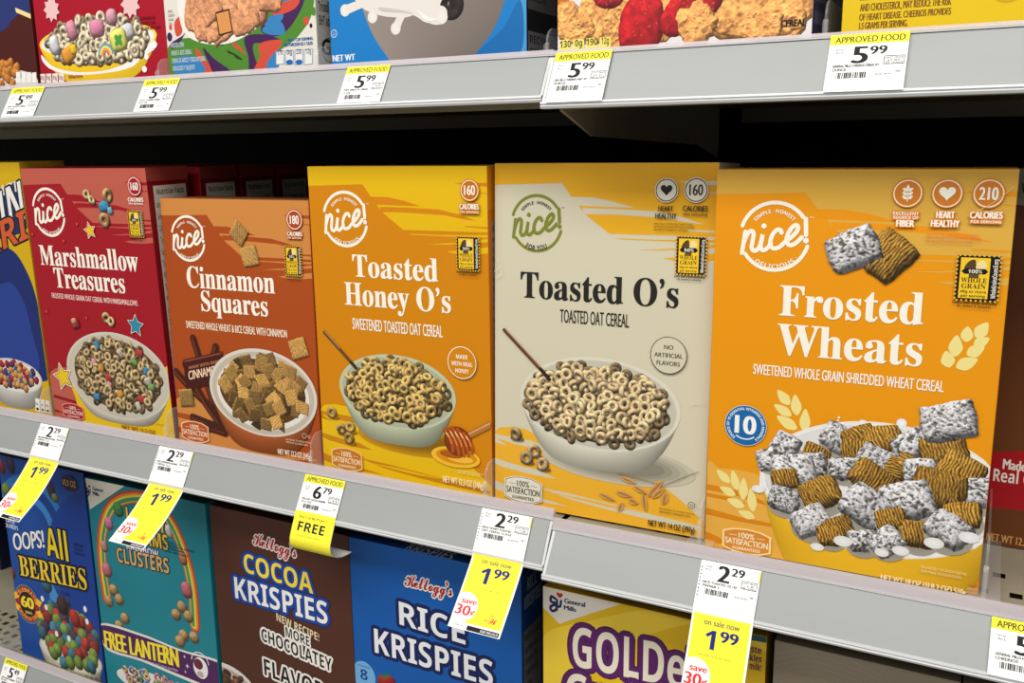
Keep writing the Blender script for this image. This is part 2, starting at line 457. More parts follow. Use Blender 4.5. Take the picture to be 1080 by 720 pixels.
def holed_deck(x0, x1, y0, y1, z, rows, pitch, sz):
    """thin sheet with square perforations in ROWS (y centres)"""
    b = MB(); t = .0012
    ys = sorted(rows); cuts = [y0]
    for y in ys: cuts += [y-sz/2, y+sz/2]
    cuts.append(y1)
    for i in range(len(cuts)-1):
        a, c = cuts[i], cuts[i+1]
        if i % 2 == 0: b.add([(x0, a, z), (x1, a, z), (x1, c, z), (x0, c, z)], [(0, 1, 2, 3)])
        else:
            off = (pitch/2 if (i//2) % 2 else 0)
            x = x0
            k = x0+pitch*.5+off
            while k+sz < x1:
                b.add([(x, a, z), (k, a, z), (k, c, z), (x, c, z)], [(0, 1, 2, 3)]); x = k+sz; k += pitch
            b.add([(x, a, z), (x1, a, z), (x1, c, z), (x, c, z)], [(0, 1, 2, 3)])
    b.box((x0, y0, z-.012), (x1, y0+.004, z-.0001))                  # front fold
    b.box((x0, y0, z-.0285), (x1, y0+.0015, z-.012))                  # front return flange
    b.box((x0, y0+.002, z-.0285), (x1, y0+.016, z-.0275))             # turned-under edge
    b.box((x0, y1-.01, z-.03), (x1, y1, z-.0001))
    b.box((x0, y0+.004, z-.014), (x1, y1, z-.0125))                  # lower skin of the shelf pan
    return b

def shelf(label, x0, x1, Z, Y0, ztop, zlip, Yb, zb, pitch=.021, rowy=(.03,), bracket_x=(), sz=.008):
    R = thing('store_shelf', label, 'shelf', Matrix.Translation((x0, Y0, Z)), 'gondola shelves in two bays')
    o = Vector((x0, Y0, Z))
    def put(b, name, mat, parent=R):
        b.V = [tuple(Vector(v)-o) for v in b.V]; return b.build(name, mat, parent)
    put(holed_deck(x0, x1, Y0+.004, .458, Z, [Y0+.004+r for r in rowy], pitch, sz), 'deck', M_DECK)
    b = MB()
    b.extrude_x([(Y0+.0008, ztop+.0004), (Yb+.0008, zb+.0052), (Yb-.0016, zb+.0050), (Yb-.0022, zb+.0036), (Yb-.0012, zb+.0028), (Yb-.0024, zb+.0018), (Yb-.0016, zb+.0002), (Yb+.003, zb), (Yb+.006, zb+.004), (Y0+.0052, ztop-.002), (Y0+.0052, zlip-.004), (Y0+.0038, zlip-.004), (Y0+.0038, ztop+.0004)], x0+.0004, x1-.0004)
    ch = put(b, 'price_channel', M_RIDGE)
    b = MB(); b.extrude_x([(Y0-.0002, ztop), (Yb-.0002, zb+.0052), (Yb+.0006, zb+.0052), (Y0+.0007, ztop)], x0+.003, x1-.003)
    put(b, 'grey_insert', M_STRIP, ch).matrix_parent_inverse = Matrix()
    b = MB(); b.extrude_x([(Y0-.0010, ztop+.0008), (Y0-.0006, ztop+.0014), (Y0+.0016, zlip), (Y0+.0030, zlip), (Y0+.0030, ztop+.0008)], x0, x1)
    put(b, 'clear_lip', M_LIP, ch)
    b = MB(); b.extrude_x([(Y0-.0014, ztop-.0003), (Y0-.0014, ztop+.0006), (Y0+.0006, ztop+.0006), (Y0+.0006, ztop-.0003)], x0, x1)
    put(b, 'channel_ridge', M_RIDGE, ch)
    for bx in bracket_x:
        b = MB()
        pr = [(Y0+.008, Z-.0125), (Y0+.010, Z-.030), (Y0+.03, Z-.036), (Y0+.068, Z-.048), (.35, Z-.055), (.455, Z-.075), (.455, Z-.0125)]
        b.extrude_x(pr, bx, bx+.0025)
        put(b, 'bracket', M_DECK)
    return R
XL, XS, XR = -1.75, -.3040, -.2992
zb_m = at_y(360, 555, -.018)[2]; zb_mr = at_y(735, 647, -.032)[2]
zb_u = at_y(330, 117, -.017)[2]; zb_ur = at_y(1080, 98, -.030)[2]; zt_ur = at_y(700, 51, -.012)[2]
shelf('middle shelf of the left bay, holding red, rust and honey-orange cereal boxes', XL, XS, 0.0, 0.0, .0046, .0131, -.018, zb_m, rowy=(.03,), bracket_x=(XS-.004,))
hy = at_z(1058, 626, 0)[1]
shelf('middle shelf of the right bay, holding the cream box and the frosted wheat box', XR, .75, 0.0, -.012, .0022, .0109, -.032, zb_mr, rowy=(hy+.012-.004, hy+.012-.004+.03), bracket_x=(XR+.002,))
shelf('top shelf of the left bay, with a red box and a blue box on it', XL, XS, .3605, 0.0, .3690, .3734, -.017, zb_u, bracket_x=())
shelf('top shelf of the right bay, its bracket showing under the channel', XR, .75, .3590, -.012, zt_ur, .3712, -.030, zb_ur, bracket_x=(XR+.002,))
zb_l = -.325-.036
shelf('bottom shelf of the left bay, slotted beige steel beside the blue box', XL, XS, -.325, 0.0, -.3205, -.3120, -.018, zb_l, rowy=(.022, .038, .054, .070), pitch=.017, bracket_x=())
shelf('bottom shelf of the right bay, under the yellow box and the beige box', XR, .75, -.325, -.012, -.322, -.313, -.032, -.367, bracket_x=())
b = MB()
b.box((-.325, .425, -1.1), (-.275, .461, 1.1))
tag(b.build('shelving_upright', M_BLACK), 'black slotted upright post behind the joint of the two shelf bays', 'shelving post')

# ------------------------------------------------------------------ clear dividers standing between the boxes
def divider(label, X, Y, Z, h=.045):
    R = thing('shelf_divider', label, 'shelf divider', Matrix.Translation((X, Y, Z)), 'clear plastic shelf dividers')
    b = MB()
    pr = []
    for t in np.linspace(0, PI/2, 6): pr.append((.010-.010*math.cos(PI/2-t), h-.010+.010*math.sin(PI/2-t)))
    pr = [(0.0, .002)] + [(.012*(1-math.cos(t)), h-.012+.012*math.sin(t)) for t in np.linspace(0, PI/2, 7)] + [(.26, h), (.26, .002)]
    b.extrude_x(pr, -.0008, .0008); b.build('blade', M_ACRYL, R)
    b = MB(); b.extrude_x([(-.003, .0004), (-.003, .0035), (.001, .006), (.26, .0022), (.26, .0004)], -.010, .010); b.build('foot', M_ACRYL, R)
    b = MB(); b.extrude_x([(-.0022, .0035), (-.0022, h*.55), (.0006, h*.62), (.0006, .0035)], -.0016, .0016); b.build('front_post', M_ACRYL, R)

# ------------------------------------------------------------------ price tags
def tag_paper(label, X0, X1, prof, pos, name='price_tag', side=0.0):
    """paper strip hanging along PROF (y, z points from its top edge down); returns an Art with u across, v down the strip (mm, negative)"""
    P = catmull(prof, 10); S = np.concatenate([[0], np.cumsum(np.linalg.norm(np.diff(P, axis=0), axis=1))])
    L = S[-1]; w = X1-X0
    S2 = np.linspace(0, L, max(8, int(L/.0018))+1); P = np.stack([np.interp(S2, S, P[:, 0]), np.interp(S2, S, P[:, 1])], 1); S = S2
    Y0, Z0 = P[0]
    R = thing(name, label, 'price tag', Matrix.Translation((X0, Y0, Z0)), pos)
    T = np.gradient(P, axis=0); T /= np.linalg.norm(T, axis=1, keepdims=True)
    N = np.stack([T[:, 1], -T[:, 0]], 1)          # outward (towards the aisle)
    def warp(Wd):
        s = np.clip(-Wd[:, 1], 0, L)
        y, z = np.interp(s, S, P[:, 0]), np.interp(s, S, P[:, 1])
        ny, nz = np.interp(s, S, N[:, 0]), np.interp(s, S, N[:, 1])
        d = Wd[:, 2]+.00025
        return np.stack([Wd[:, 0]+side*s, y+ny*d-Y0, z+nz*d-Z0], 1)
    # the paper itself, 0.25 mm thick
    V, Fc = [], []
    m = len(P)
    for k, off in enumerate((0.00025, 0.0)):
        for i in range(m):
            for xx in (0, w): V.append((xx+side*S[i], P[i, 0]+N[i, 0]*off-Y0, P[i, 1]+N[i, 1]*off-Z0))
    for i in range(m-1):
        a = 2*i; Fc.append((a, a+1, a+3, a+2)); c = 2*m+2*i; Fc.append((c, c+2, c+3, c+1))
        Fc.append((a, a+2, c+2, c)); Fc.append((a+1, c+1, c+3, a+3))
    o = link_mesh('paper', V, Fc, M_PAPER, R, colors=np.tile(lin((247, 247, 245)), (len(V), 1)))
    A = Art(None, R, None, M_PAPER, warp); A.L = L*1000; A.w = w*1000; A.levels = S[1:-1]; A.clip = (0, -L*1000, w*1000, 0)
    return A
def strip(A, u0, u1, v0, v1, col, n=14):
    v = np.linspace(v0, v1, n+1)
    V = [(u, q) for q in v for u in (u0, u1)]
    A.raw(V, [(2*i+2, 2*i+3, 2*i+1, 2*i) if v1 < v0 else (2*i, 2*i+1, 2*i+3, 2*i+2) for i in range(n)], col)
BLK = (22, 22, 24); NAVY = (28, 38, 120); YEL = (250, 238, 60); RED = (222, 50, 62)
def barcode(A, u0, u1, v0, v1):
    r = random.Random(3); u = u0
    while u < u1:
        w = r.choice([.3, .5, .8]); A.polyuv([(u, v1), (u+w, v1), (u+w, v0), (u, v0)], (40, 40, 40)); A.k -= 1; u += w+r.choice([.3, .45, .7])
    A.k += 1
def price_block(A, big, small, desc, uprice, v=0.0, appr=False, dots=True, col=BLK, h=None):
    w = A.w
    A.part('printed_price')
    if appr:
        A.part('yellow_banner'); strip(A, 0, w, v, v-7.2, YEL, 4)
        A.fit('APPROVED FOOD', 'R', w*.07, w*.95, v-5.9, 4.2, (60, 58, 30), fat=.12)
        A.part('printed_price'); v -= 7.0
    elif dots:
        for i in range(9): A.ell((1.3, v-5-i*2.6), .55, .55, BLK, n=8); A.k -= 1
        A.k += 1
    A.fit('RETAIL', 'R', w*.09, w*.20, v-4.6, 1.3, BLK); A.fit('PRICE', 'R', w*.09, w*.19, v-6.8, 1.3, BLK)
    A.fit(big, 'R', w*.32, w*.50, v-13.6, 11.6, col, fat=.7)
    A.fit(small, 'R', w*.535, w*.74, v-7.8, 5.6, col, fat=.32)
    A.part('printed_details')
    x0, x1, y0, y1 = w*.72, w*.97, v-15.2, v-9.6
    for a, b_ in (((x0, y0), (x1, y0)), ((x1, y0), (x1, y1)), ((x1, y1), (x0, y1)), ((x0, y1), (x0, y0))): A.stroke([a, b_], .35, (40, 40, 40), smooth=False)
    A.fit('UNIT PRICE', 'R', x0+.6, x1-.6, v-11.5, 1.2, (60, 60, 60)); A.fit(uprice, 'R', x0+2, x1-2, v-13.3, 1.2, (60, 60, 60)); A.fit('PER OUNCE', 'R', x0+.6, x1-.6, v-14.9, 1.1, (60, 60, 60))
    A.fit(desc[0], 'R', w*.08, w*.66, v-16.2, 1.7, (25, 25, 25), fat=.06); A.fit(desc[1], 'R', w*.08, w*.08+w*.035*len(desc[1]), v-18.8, 1.7, (25, 25, 25), fat=.06)
    barcode(A, w*.14, w*.52, v-20.0, v-24.0); A.fit('(20-05-04-P2)', 'R', w*.62, w*.84, v-22.5, 1.1, (60, 60, 60)); A.fit('00', 'R', w*.88, w*.94, v-21, 1.3, (60, 60, 60))
def sale_block(A, v, full=True):
    w = A.w
    A.part('yellow_panel'); strip(A, 1.6, w-1.6, v, -A.L+6, YEL, 18)
    A.part('sale_price')
    A.fit('on sale now', 'R', w*.22, w*.80, v-7.0, 4.1, (56, 60, 96), fat=.05)
    A.fit('1', 'B', w*.27, w*.44, v-23.5, 13.2, NAVY); A.fit('99', 'R', w*.52, w*.80, v-17.0, 7.6, NAVY, fat=.45)
    A.fit('unit price 16.2c per ounce', 'R', w*.2, w*.74, v-28.5, 1.0, (110, 110, 70))
    A.part('saving_roundel')
    cv = -A.L+18; t = np.linspace(0, 2*PI, 37)[:-1]
    A.polyuv([(float(np.clip(w*.17+12.5*math.cos(a), 0, w)), float(max(cv+12.5*math.sin(a), -A.L))) for a in t], (248, 246, 240))
    A.fit('save', 'R', w*.10, w*.38, cv+3.2, 4.6, RED, fat=.25); A.fit('30', 'R', w*.04, w*.31, cv-6.5, 8.0, RED, fat=.4); A.fit('\u00a2', 'R', w*.33, w*.41, cv-4.8, 4.2, RED, fat=.2)
    A.part('rewards_mark'); A.fit('with', 'R', w*.70, w*.77, -A.L+15.5, 1.4, RED); A.fit('my', 'R', w*.62, w*.69, -A.L+10.5, 2.2, RED); A.fit('W', 'C', w*.70, w*.88, -A.L+9.2, 5.0, RED)
    A.part('footer'); A.polyuv([(w*.36, -A.L+.6), (w*.97, -A.L+.6), (w*.97, -A.L+4.2), (w*.36, -A.L+4.2)], (20, 20, 20))
    A.fit('GOOD THRU JUN 24', 'B', w*.62, w*.95, -A.L+1.4, 1.9, (235, 235, 235))
    A.fit('SALE 16.2', 'R', w*.12, w*.3, -A.L+2.5, 1.0, (90, 90, 90))
def on_face(Y0, ztop, Yb, zb, l0=0.0, l1=1.0, out=.0012):
    a, b_ = np.array([Y0, ztop]), np.array([Yb, zb]); d = b_-a
    n = np.array([d[1], -d[0]])/np.linalg.norm(d)
    return [tuple(a+d*l+n*out) for l in np.linspace(l0, l1, 4)]
G_UP, G_MID = 'price tags on the top channels', 'price tags on the middle channels'
def top_tag(label, xl, xr, yl, right, big, small, desc, up):
    Y0 = -.012 if right else 0.0
    X0, X1 = at_y(xl, yl, Y0)[0], at_y(xr, yl-2, Y0)[0]
    pr = on_face(-.012, zt_ur, -.030, zb_ur+.0052, .0, 1.06, .002) if right else on_face(0, .3690, -.017, zb_u+.0052, .0, 1.02)
    A = tag_paper(label, X0, X1, pr, G_UP); price_block(A, big, small, desc, up, 0, True); A.build()
top_tag('white and yellow 5.99 tag at the far left end of the upper channel', 14, 48, 88, False, '5', '99', ('CAPN CRUNCH CEREAL', '11.5 OZ'), '.52')
top_tag('small 5.99 tag on the upper channel between the red box and the swirl-printed box', 154, 191, 83, False, '5', '99', ('LUCKY CHARMS CEREAL', '10.5 OZ'), '.57')
top_tag('5.99 tag on the upper channel under the grey bowl of the blue box', 368, 413, 72, False, '5', '99', ('POST OREO OS CEREAL', '11 OZ'), '.54')
top_tag('large 5.99 tag at the joint of the upper channels, under the strawberry flake box', 588, 647, 61, True, '5', '99', ('GEN MILLS CHEERIOS HNEY NT', '10.8OZ'), '55.5c')
top_tag('large 5.99 tag on the upper right channel below the bright yellow box', 877, 960, 43, True, '5', '99', ('GENERAL MILLS CHEERIOS CEREAL 8.9', 'OUNCE'), '67.30c')
def long_tag(label, X0, X1, prof, desc, side=0.0):
    A = tag_paper(label, X0, X1, prof, G_MID, side=side); price_block(A, '2', '29', desc, '.16'); sale_block(A, -38.0)
    A.part('paper_edge'); strip(A, A.w-1.1, A.w, -1, -9, (238, 232, 90), 4)
    A.build()
def hang(right, tail):
    f = on_face(-.012, .0022, -.032, zb_mr+.0052, .04, 1.0, .0012) if right else on_face(0, .0046, -.018, zb_m+.0052, .04, 1.0, .0012)
    e = f[-1]; dz = zb_mr if right else zb_m
    return f+[(e[0]-.0028, dz-.001)]+tail
def put_long(label, xl, yl, xr, yr, right, tail, desc):
    Y0 = -.012 if right else 0.0
    long_tag(label, at_y(xl, yl, Y0)[0], at_y(xr, yr, Y0)[0], hang(right, tail), desc)
put_long('long 2.29 sale tag hanging over the blue box of mixed berry balls', 45, 448, 75, 453, False, [(-.045, -.059), (-.073, -.080)], ('NICE MARSHMALLOW TREAS', 'CEREAL 11.5'))
put_long('long 2.29 sale tag hanging in front of the teal box with the rainbow', 170, 470, 206, 477, False, [(-.046, -.055), (-.074, -.073)], ('NICE CINNAMON SQUARES', 'CEREAL 12.2'))
put_long('long 2.29 sale tag hanging in front of the blue box with white lettering', 510, 533, 563, 545, False, [(-.041, -.055), (-.062, -.076)], ('NICE! HONEY TOASTED', 'OAT CEREAL 12.3OZ'))
put_long('long 2.29 sale tag hanging in front of the yellow box with purple-edged lettering', 741, 590, 804, 603, True, [(-.050, -.062), (-.062, -.085)], ('NICE! TOASTED OS 14Z', '794968 1'))
# free tag
X = at_y(324, 500, 0)[0]
A = tag_paper('curled tag with a yellow FREE panel above the dark brown box', X, at_y(366, 507, 0)[0], hang(False, [(-.0265, -.0440), (-.0290, -.0520), (-.0255, -.0600), (-.0140, -.0655), (.002, -.0670)]), G_MID)
price_block(A, '6', '79', ('KELLOGG COCOA KRISPIES', '15.5 OZ'), '.43', 0, True)
A.part('yellow_panel'); strip(A, 0, A.w, -34, -A.L, YEL, 24)
A.part('offer_lettering'); A.fit('Buy 1 at $6.79 get 1', 'R', A.w*.14, A.w*.80, -40, 2.0, (40, 40, 60)); A.fit('FREE', 'B', A.w*.14, A.w*.80, -52, 8.5, (20, 24, 50)); A.fit('of equal or lesser value', 'R', A.w*.16, A.w*.7, -56.5, 1.0, (90, 90, 60)); A.build()
# right end tag
X = at_y(1046, 652, -.012)[0]
A = tag_paper('5.99 tag at the right end of the middle channel, cut by the frame', X, X+.046, on_face(-.012, .0022, -.032, zb_mr+.0052, .04, 1.05, .002), G_MID)
price_block(A, '5', '99', ('GENERAL MILLS HONEY NUT', 'CHEERIOS'), '.55', 0, True); A.build()
X = at_y(9, 700, 0)[0]
A = tag_paper('5.49 tag on the lowest channel at the bottom left corner', X, at_y(32, 707, 0)[0], on_face(0, -.3205, -.018, zb_l+.0052, .02, 1.02, .002), 'price tags on the bottom channel')
price_block(A, '5', '49', ('CAPN CRUNCH BERRIES', '10.3 OZ'), '.53', 0, True); A.build()
# ------------------------------------------------------------------ house-brand cartons on the middle shelf
WHT = (245, 240, 225); CREAM = (238, 228, 196)
def brand_emblem(A, c, r, col, col2=None, bottom='DELICIOUS'):
    A.part('brand_emblem'); col2 = col2 or col
    w = .112*r
    A.ring(c, r, w, col, math.radians(36), math.radians(163)); A.ring(c, r, w, col, math.radians(213), math.radians(345))
    def q(p): return [(c[0]+(x-343)/197*r, c[1]+(408-y)/197*r) for x, y in p]
    lw = .128*r
    A.stroke(q([(158, 512), (166, 445), (173, 385)]), lw, col); A.stroke(q([(165, 455), (186, 400), (207, 379), (222, 395), (218, 440), (214, 475), (224, 494), (243, 492), (262, 465), (276, 398), (268, 450), (268, 480), (284, 491), (305, 478), (326, 450)]), lw, col)
    A.stroke(q([(384, 385), (376, 370), (357, 369), (334, 395), (322, 435), (327, 466), (345, 478), (375, 469), (404, 440), (440, 410), (468, 378), (476, 352), (462, 338), (438, 358), (418, 400), (416, 435), (432, 455), (458, 449), (482, 428), (499, 408)]), lw, col)
    A.ell(q([(281, 348)])[0], lw*.62, lw*.62, col); A.stroke(q([(517, 302), (523, 394)]), lw, col, smooth=False); A.ell(q([(524, 426)])[0], lw*.65, lw*.65, col)
    A.arc_text('SIMPLE \u00b7 HONEST', 'B', c, r*.70, r*.11, PI/2+.03, col2, span=1.75)
    if bottom == 'FOR YOU': A.arc_text(bottom, 'B', c, r*.80, r*.19, -PI/2, col2, span=.95, inward=True)
    else: A.arc_text('\u00b7 '+bottom+' \u00b7', 'B', c, r*.83, r*.13, -PI/2+.05, col2, span=1.6, inward=True)
    A.fit('\u2122', 'R', c[0]+.98*r, c[0]+1.1*r, c[1]+.54*r, .06*r, col2)
def satisfaction_seal(A, c, w, h, fill, line, ink):
    A.part('satisfaction_seal')
    def shp(k, g):
        a, b_ = w/2*k-g, h/2*k-g
        p = [(-a, -b_*.62), (-a*.9, -b_*.70), (-a*.55, -b_*.9), (0, -b_), (a*.55, -b_*.9), (a*.9, -b_*.70), (a, -b_*.62), (a, b_*.62), (a*.9, b_*.70), (a*.55, b_*.9), (0, b_), (-a*.55, b_*.9), (-a*.9, b_*.70), (-a, b_*.62)]
        return [(c[0]+x, c[1]+y) for x, y in p]
    A.polyuv(shp(1.06, 0), line if line != ink else fill); A.polyuv(shp(1, 0), line); A.polyuv(shp(1, .45), fill)
    A.fit('100%', 'R', c[0]-w*.17, c[0]+w*.17, c[1]+h*.12, h*.22, ink, fat=.1)
    A.stroke([(c[0]-w*.38, c[1]+h*.2), (c[0]-w*.22, c[1]+h*.2)], .35, ink, smooth=False); A.stroke([(c[0]+w*.22, c[1]+h*.2), (c[0]+w*.38, c[1]+h*.2)], .35, ink, smooth=False)
    A.fit('SATISFACTION', 'R', c[0]-w*.46, c[0]+w*.46, c[1]-h*.17, h*.24, ink, fat=.12)
    A.fit('GUARANTEED', 'B', c[0]-w*.3, c[0]+w*.3, c[1]-h*.37, h*.12, ink)
def grain_stamp(A, a, b, pct, grams, below=True, wide=False):
    """a = upper left, b = lower right (uv)"""
    A.part('grain_stamp'); u0, v1, u1, v0 = a[0], a[1], b[0], b[1]
    w, h = u1-u0, v1-v0
    A.polyuv([(u0, v0), (u1, v0), (u1, v1), (u0, v1)], (18, 16, 14))
    n = 11
    for i in range(n):
        for (x, y) in ((u0, v0+h*(i+.5)/n), (u1, v0+h*(i+.5)/n)): A.ell((x, y), h/n*.28, h/n*.28, (225, 175, 60), n=8); A.k -= 1
    for i in range(9):
        for (x, y) in ((u0+w*(i+.5)/9, v0), (u0+w*(i+.5)/9, v1)): A.ell((x, y), h/n*.28, h/n*.28, (225, 175, 60), n=8); A.k -= 1
    A.k += 1
    A.polyuv([(u0+w*.08, v0+h*.05), (u0+w*.76, v0+h*.05), (u0+w*.76, v1-h*.05), (u0+w*.08, v1-h*.05)], (240, 196, 40))
    cx = u0+w*.42
    A.polyuv(catmull([(cx-w*.24, v1-h*.30), (cx-w*.16, v1-h*.14), (cx-w*.02, v1-h*.09), (cx+.02*w, v1-h*.2), (cx+.04*w, v1-h*.32)], 5, True), (84, 62, 34))
    A.polyuv(catmull([(cx+w*.03, v1-h*.30), (cx+w*.05, v1-h*.14), (cx+w*.18, v1-h*.10), (cx+.26*w, v1-h*.2), (cx+.22*w, v1-h*.3)], 5, True), (236, 216, 150))
    A.polyuv([(cx-w*.13, v1-h*.5), (cx+w*.1, v1-h*.5), (cx+w*.1, v1-h*.3), (cx-w*.13, v1-h*.3)], (96, 74, 40))
    A.polyuv([(cx-w*.31, v1-h*.35), (cx-w*.24, v1-h*.29), (cx+w*.24, v1-h*.29), (cx+w*.31, v1-h*.35), (cx+w*.24, v1-h*.41), (cx-w*.24, v1-h*.41)], (16, 15, 14))
    A.fit(pct, 'B', cx-w*.15, cx+w*.17, v1-h*.39, h*.08, (240, 235, 220))
    A.fit('WHOLE', 'S', cx-w*.3, cx+w*.3, v1-h*.60, h*.105, (20, 16, 10)); A.fit('GRAIN', 'S', cx-w*.28, cx+w*.28, v1-h*.73, h*.105, (20, 16, 10))
    A.fit(grams+'g or more', 'B', cx-w*.3, cx+w*.3, v1-h*.83, h*.06, (30, 22, 10)); A.fit('per serving', 'B', cx-w*.28, cx+w*.28, v1-h*.925, h*.06, (30, 22, 10))
    V, Fc = raw_text('WholeGrainsCouncil.org', 'B'); sx = h*.86/np.ptp(V[:, 0]); sy = w*.11/cap_height('B')
    A.raw(np.stack([u1-w*.06-V[:, 1]*sy, v0+h*.07+(V[:, 0]-V[:, 0].min())*sx], 1), Fc, (235, 232, 220))
    if below:
        A.fit(pct+' OF THE GRAIN', 'B', u0-w*.05, u0+w*.98, v0-h*.08, h*.045, (60, 34, 16)); A.fit('IS WHOLE GRAIN', 'B', u0+w*.08, u0+w*.85, v0-h*.15, h*.045, (60, 34, 16))
def round_badge(A, name, c, r, w, line, fill, halo=None):
    A.part(name)
    if halo: A.ell(c, r+w*1.4, r+w*1.4, halo, n=36)
    A.ell(c, r, r, fill, n=36); A.ring(c, r, w, line)
def heart(A, c, r, col):
    t = np.linspace(0, 2*PI, 41)[:-1]
    A.polyuv(np.stack([c[0]+r*np.sin(t)**3, c[1]+r/16*(13*np.cos(t)-5*np.cos(2*t)-2*np.cos(3*t)-np.cos(4*t))+r*.1], 1), col)
def leaf(A, a, b, wd, col):
    a, b = np.array(a), np.array(b); d = b-a; n = np.array([-d[1], d[0]])/np.linalg.norm(d)
    A.polyuv(catmull([a, a+d*.3+n*wd*.5, a+d*.62+n*wd*.45, b, a+d*.62-n*wd*.45, a+d*.3-n*wd*.5], 4, True), col)
def pxleaf(A, a, b, wd, col): leaf(A, A.P(*a), A.P(*b), wd, col)

# -- the five cartons (edges measured on the photograph)
T = Carton('cereal_box', 'cream cereal box with mustard bands and a white bowl of oat rings', (-.3697, .02, .0017), .1853, .062, .2886, .0076, .0285, (206, 199, 174), (206, 199, 174), (196, 148, 28), group='house-brand cereal boxes on the middle shelf')
TW, TH = T.w, T.h
def tmpl(B, pts):
    out = []
    for x, y in pts:
        u, v = T.p_front(x, y); out.append((u/TW*B.w, B.h-(TH-v)/TW*B.w))
    return out
def tmplb(B, pts):
    out = []
    for x, y in pts:
        u, v = T.p_front(x, y); out.append((u/TW*B.w, v/TW*B.w))
    return out
def top_swoosh(B, band, ground, stray=None):
    A = B.front; A.part('upper_swoosh')
    A.polyuv(tmpl(B, [(515, 160), (770, 160), (770, 250.5), (757, 250), (700, 248.2), (643, 246.5), (619, 227.5), (610, 217), (603, 208), (593, 193), (515, 194.7)]), band)
    g = ground
    A.polyuv(tmpl(B, [(602, 207.5), (625, 208), (645, 212), (669, 219), (640, 218), (609, 216.8)]), g)
    A.polyuv(tmpl(B, [(614, 219.2), (650, 220.3), (692, 222.6), (720, 229), (742, 236.5), (722, 234), (700, 229.5), (660, 227.3), (616, 225.7)]), g)
    A.polyuv(tmpl(B, [(616, 225), (650, 226.2), (694, 229.2), (660, 227.6)]), band)
    A.polyuv(tmpl(B, [(714, 191), (757, 191), (770, 191), (770, 195.5), (757, 195.2), (730, 194.4)]), g)
    A.polyuv(tmpl(B, [(745, 202), (770, 203.4), (770, 204.6), (745, 203)]), g)
    A.polyuv(tmpl(B, [(725, 242), (770, 243.8), (770, 246.2), (725, 243.4)]), g)
    A.polyuv(tmpl(B, [(648, 251), (690, 252.6), (757, 253), (757, 256), (700, 254.4), (655, 252.4)]), band)
    A.polyuv(tmpl(B, [(673, 263.6), (720, 261.5), (770, 258), (770, 262), (700, 264)]), band)
    A.polyuv(tmpl(B, [(699, 272.4), (720, 270.5), (770, 268), (770, 275.4), (735, 276), (712, 275)]), band)
def bottom_swoosh(B, band, g):
    A = B.front; A.part('lower_swoosh')
    A.polyuv(tmplb(B, [(515, 454), (527, 450.5), (541, 449.8), (556, 453), (580, 466), (610, 482), (650, 494), (678, 500), (700, 513), (720, 529), (742, 550), (750, 575), (740, 600), (515, 590)]), band)
    A.polyuv(tmplb(B, [(515, 456), (530, 459), (560, 464.5), (590, 476), (604, 485), (580, 478), (556, 474), (536, 470), (515, 465)]), g)
    A.polyuv(tmplb(B, [(521, 461), (545, 468.5), (568, 473), (590, 479), (566, 477.5), (540, 473)]), band)
    A.polyuv(tmplb(B, [(515, 482), (545, 490), (570, 496), (587, 505), (560, 500), (530, 492), (515, 487)]), g)
    A.polyuv(tmplb(B, [(570, 514), (600, 520), (640, 530), (690, 543), (740, 555), (740, 560), (690, 549), (640, 537), (600, 526)]), g)
    A.polyuv(tmplb(B, [(515, 505), (530, 510), (560, 522), (600, 534), (575, 530), (540, 522), (515, 514)]), g)
    A.polyuv(tmplb(B, [(580, 519), (620, 526.5), (680, 541), (640, 534)]), band)

def small_lines(A, name, a, b, rows, col, h=.55): A.part(name); A.lines(rows, a[0], b[0], a[1], b[1], col, h)
HH3 = ['WHILE MANY FACTORS AFFECT HEART DISEASE,', 'DIETS LOW IN SATURATED FAT AND CHOLESTEROL', 'MAY REDUCE THE RISK OF THIS DISEASE']

def oat_bowl(B, rimL, rimR, rimT, rimB, footY, base, bcol, inner, tone=1.0, seed=1):
    random.seed(seed); A = B.front; A.part('bowl_picture')
    l, r, t, b_ = A.P(*rimL), A.P(*rimR), A.P(*rimT), A.P(*rimB)
    c = ((l[0]+r[0])/2, (t[1]+b_[1])/2); rx = (r[0]-l[0])/2; ry = (t[1]-b_[1])/2
    dep = c[1]-A.P(rimB[0], footY)[1]
    for i in range(5): A.ell((c[0]+rx*.25, c[1]-dep*.86), rx*(.95-.09*i), ry*(.42-.05*i), tuple(np.asarray(base)*(1-.07*(i+1))), n=40)
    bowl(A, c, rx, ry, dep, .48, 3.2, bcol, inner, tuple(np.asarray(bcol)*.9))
    A.part('cereal_picture')
    cc = (c[0]-rx*.015, c[1]+ry*.0); ix, iy = rx*.91, ry*.85
    A.ell((cc[0], cc[1]-ry*.06), ix*.95, iy*.9, (70, 46, 22), n=40)
    return A, c, rx, ry, cc, ix, iy

# ================= cream box
A = T.front; g = (206, 199, 174); band = (226, 168, 28); INK = (34, 34, 28)
top_swoosh(T, band, g); bottom_swoosh(T, (230, 172, 44), g)
brand_emblem(A, A.P(566, 235.5), A.P(592.5, 235.5)[0]-A.P(566, 235.5)[0], (122, 128, 44), INK, 'FOR YOU')
A.part('title_lettering'); A.text('Toasted O\u2019s', 'S', (549.5, 314.5), (715, 323.3), 287.5, INK, fat=.32)
A.part('subtitle_lettering'); A.text('TOASTED OAT CEREAL', 'R', (590.7, 340), (663.3, 345), 326.4, INK, fat=.12)
A, c, rx, ry, cc, ix, iy = oat_bowl(T, (549, 426), (718, 437), (625, 376), (640, 476.5), 497.5, g, (214, 210, 190), (196, 192, 168), seed=4)
sz = 5.7
for p in pile(cc, ix, iy, 8.6): oat_ring(A, p, sz*random.uniform(.88, 1.05), tone=.72, tilt=1.3)
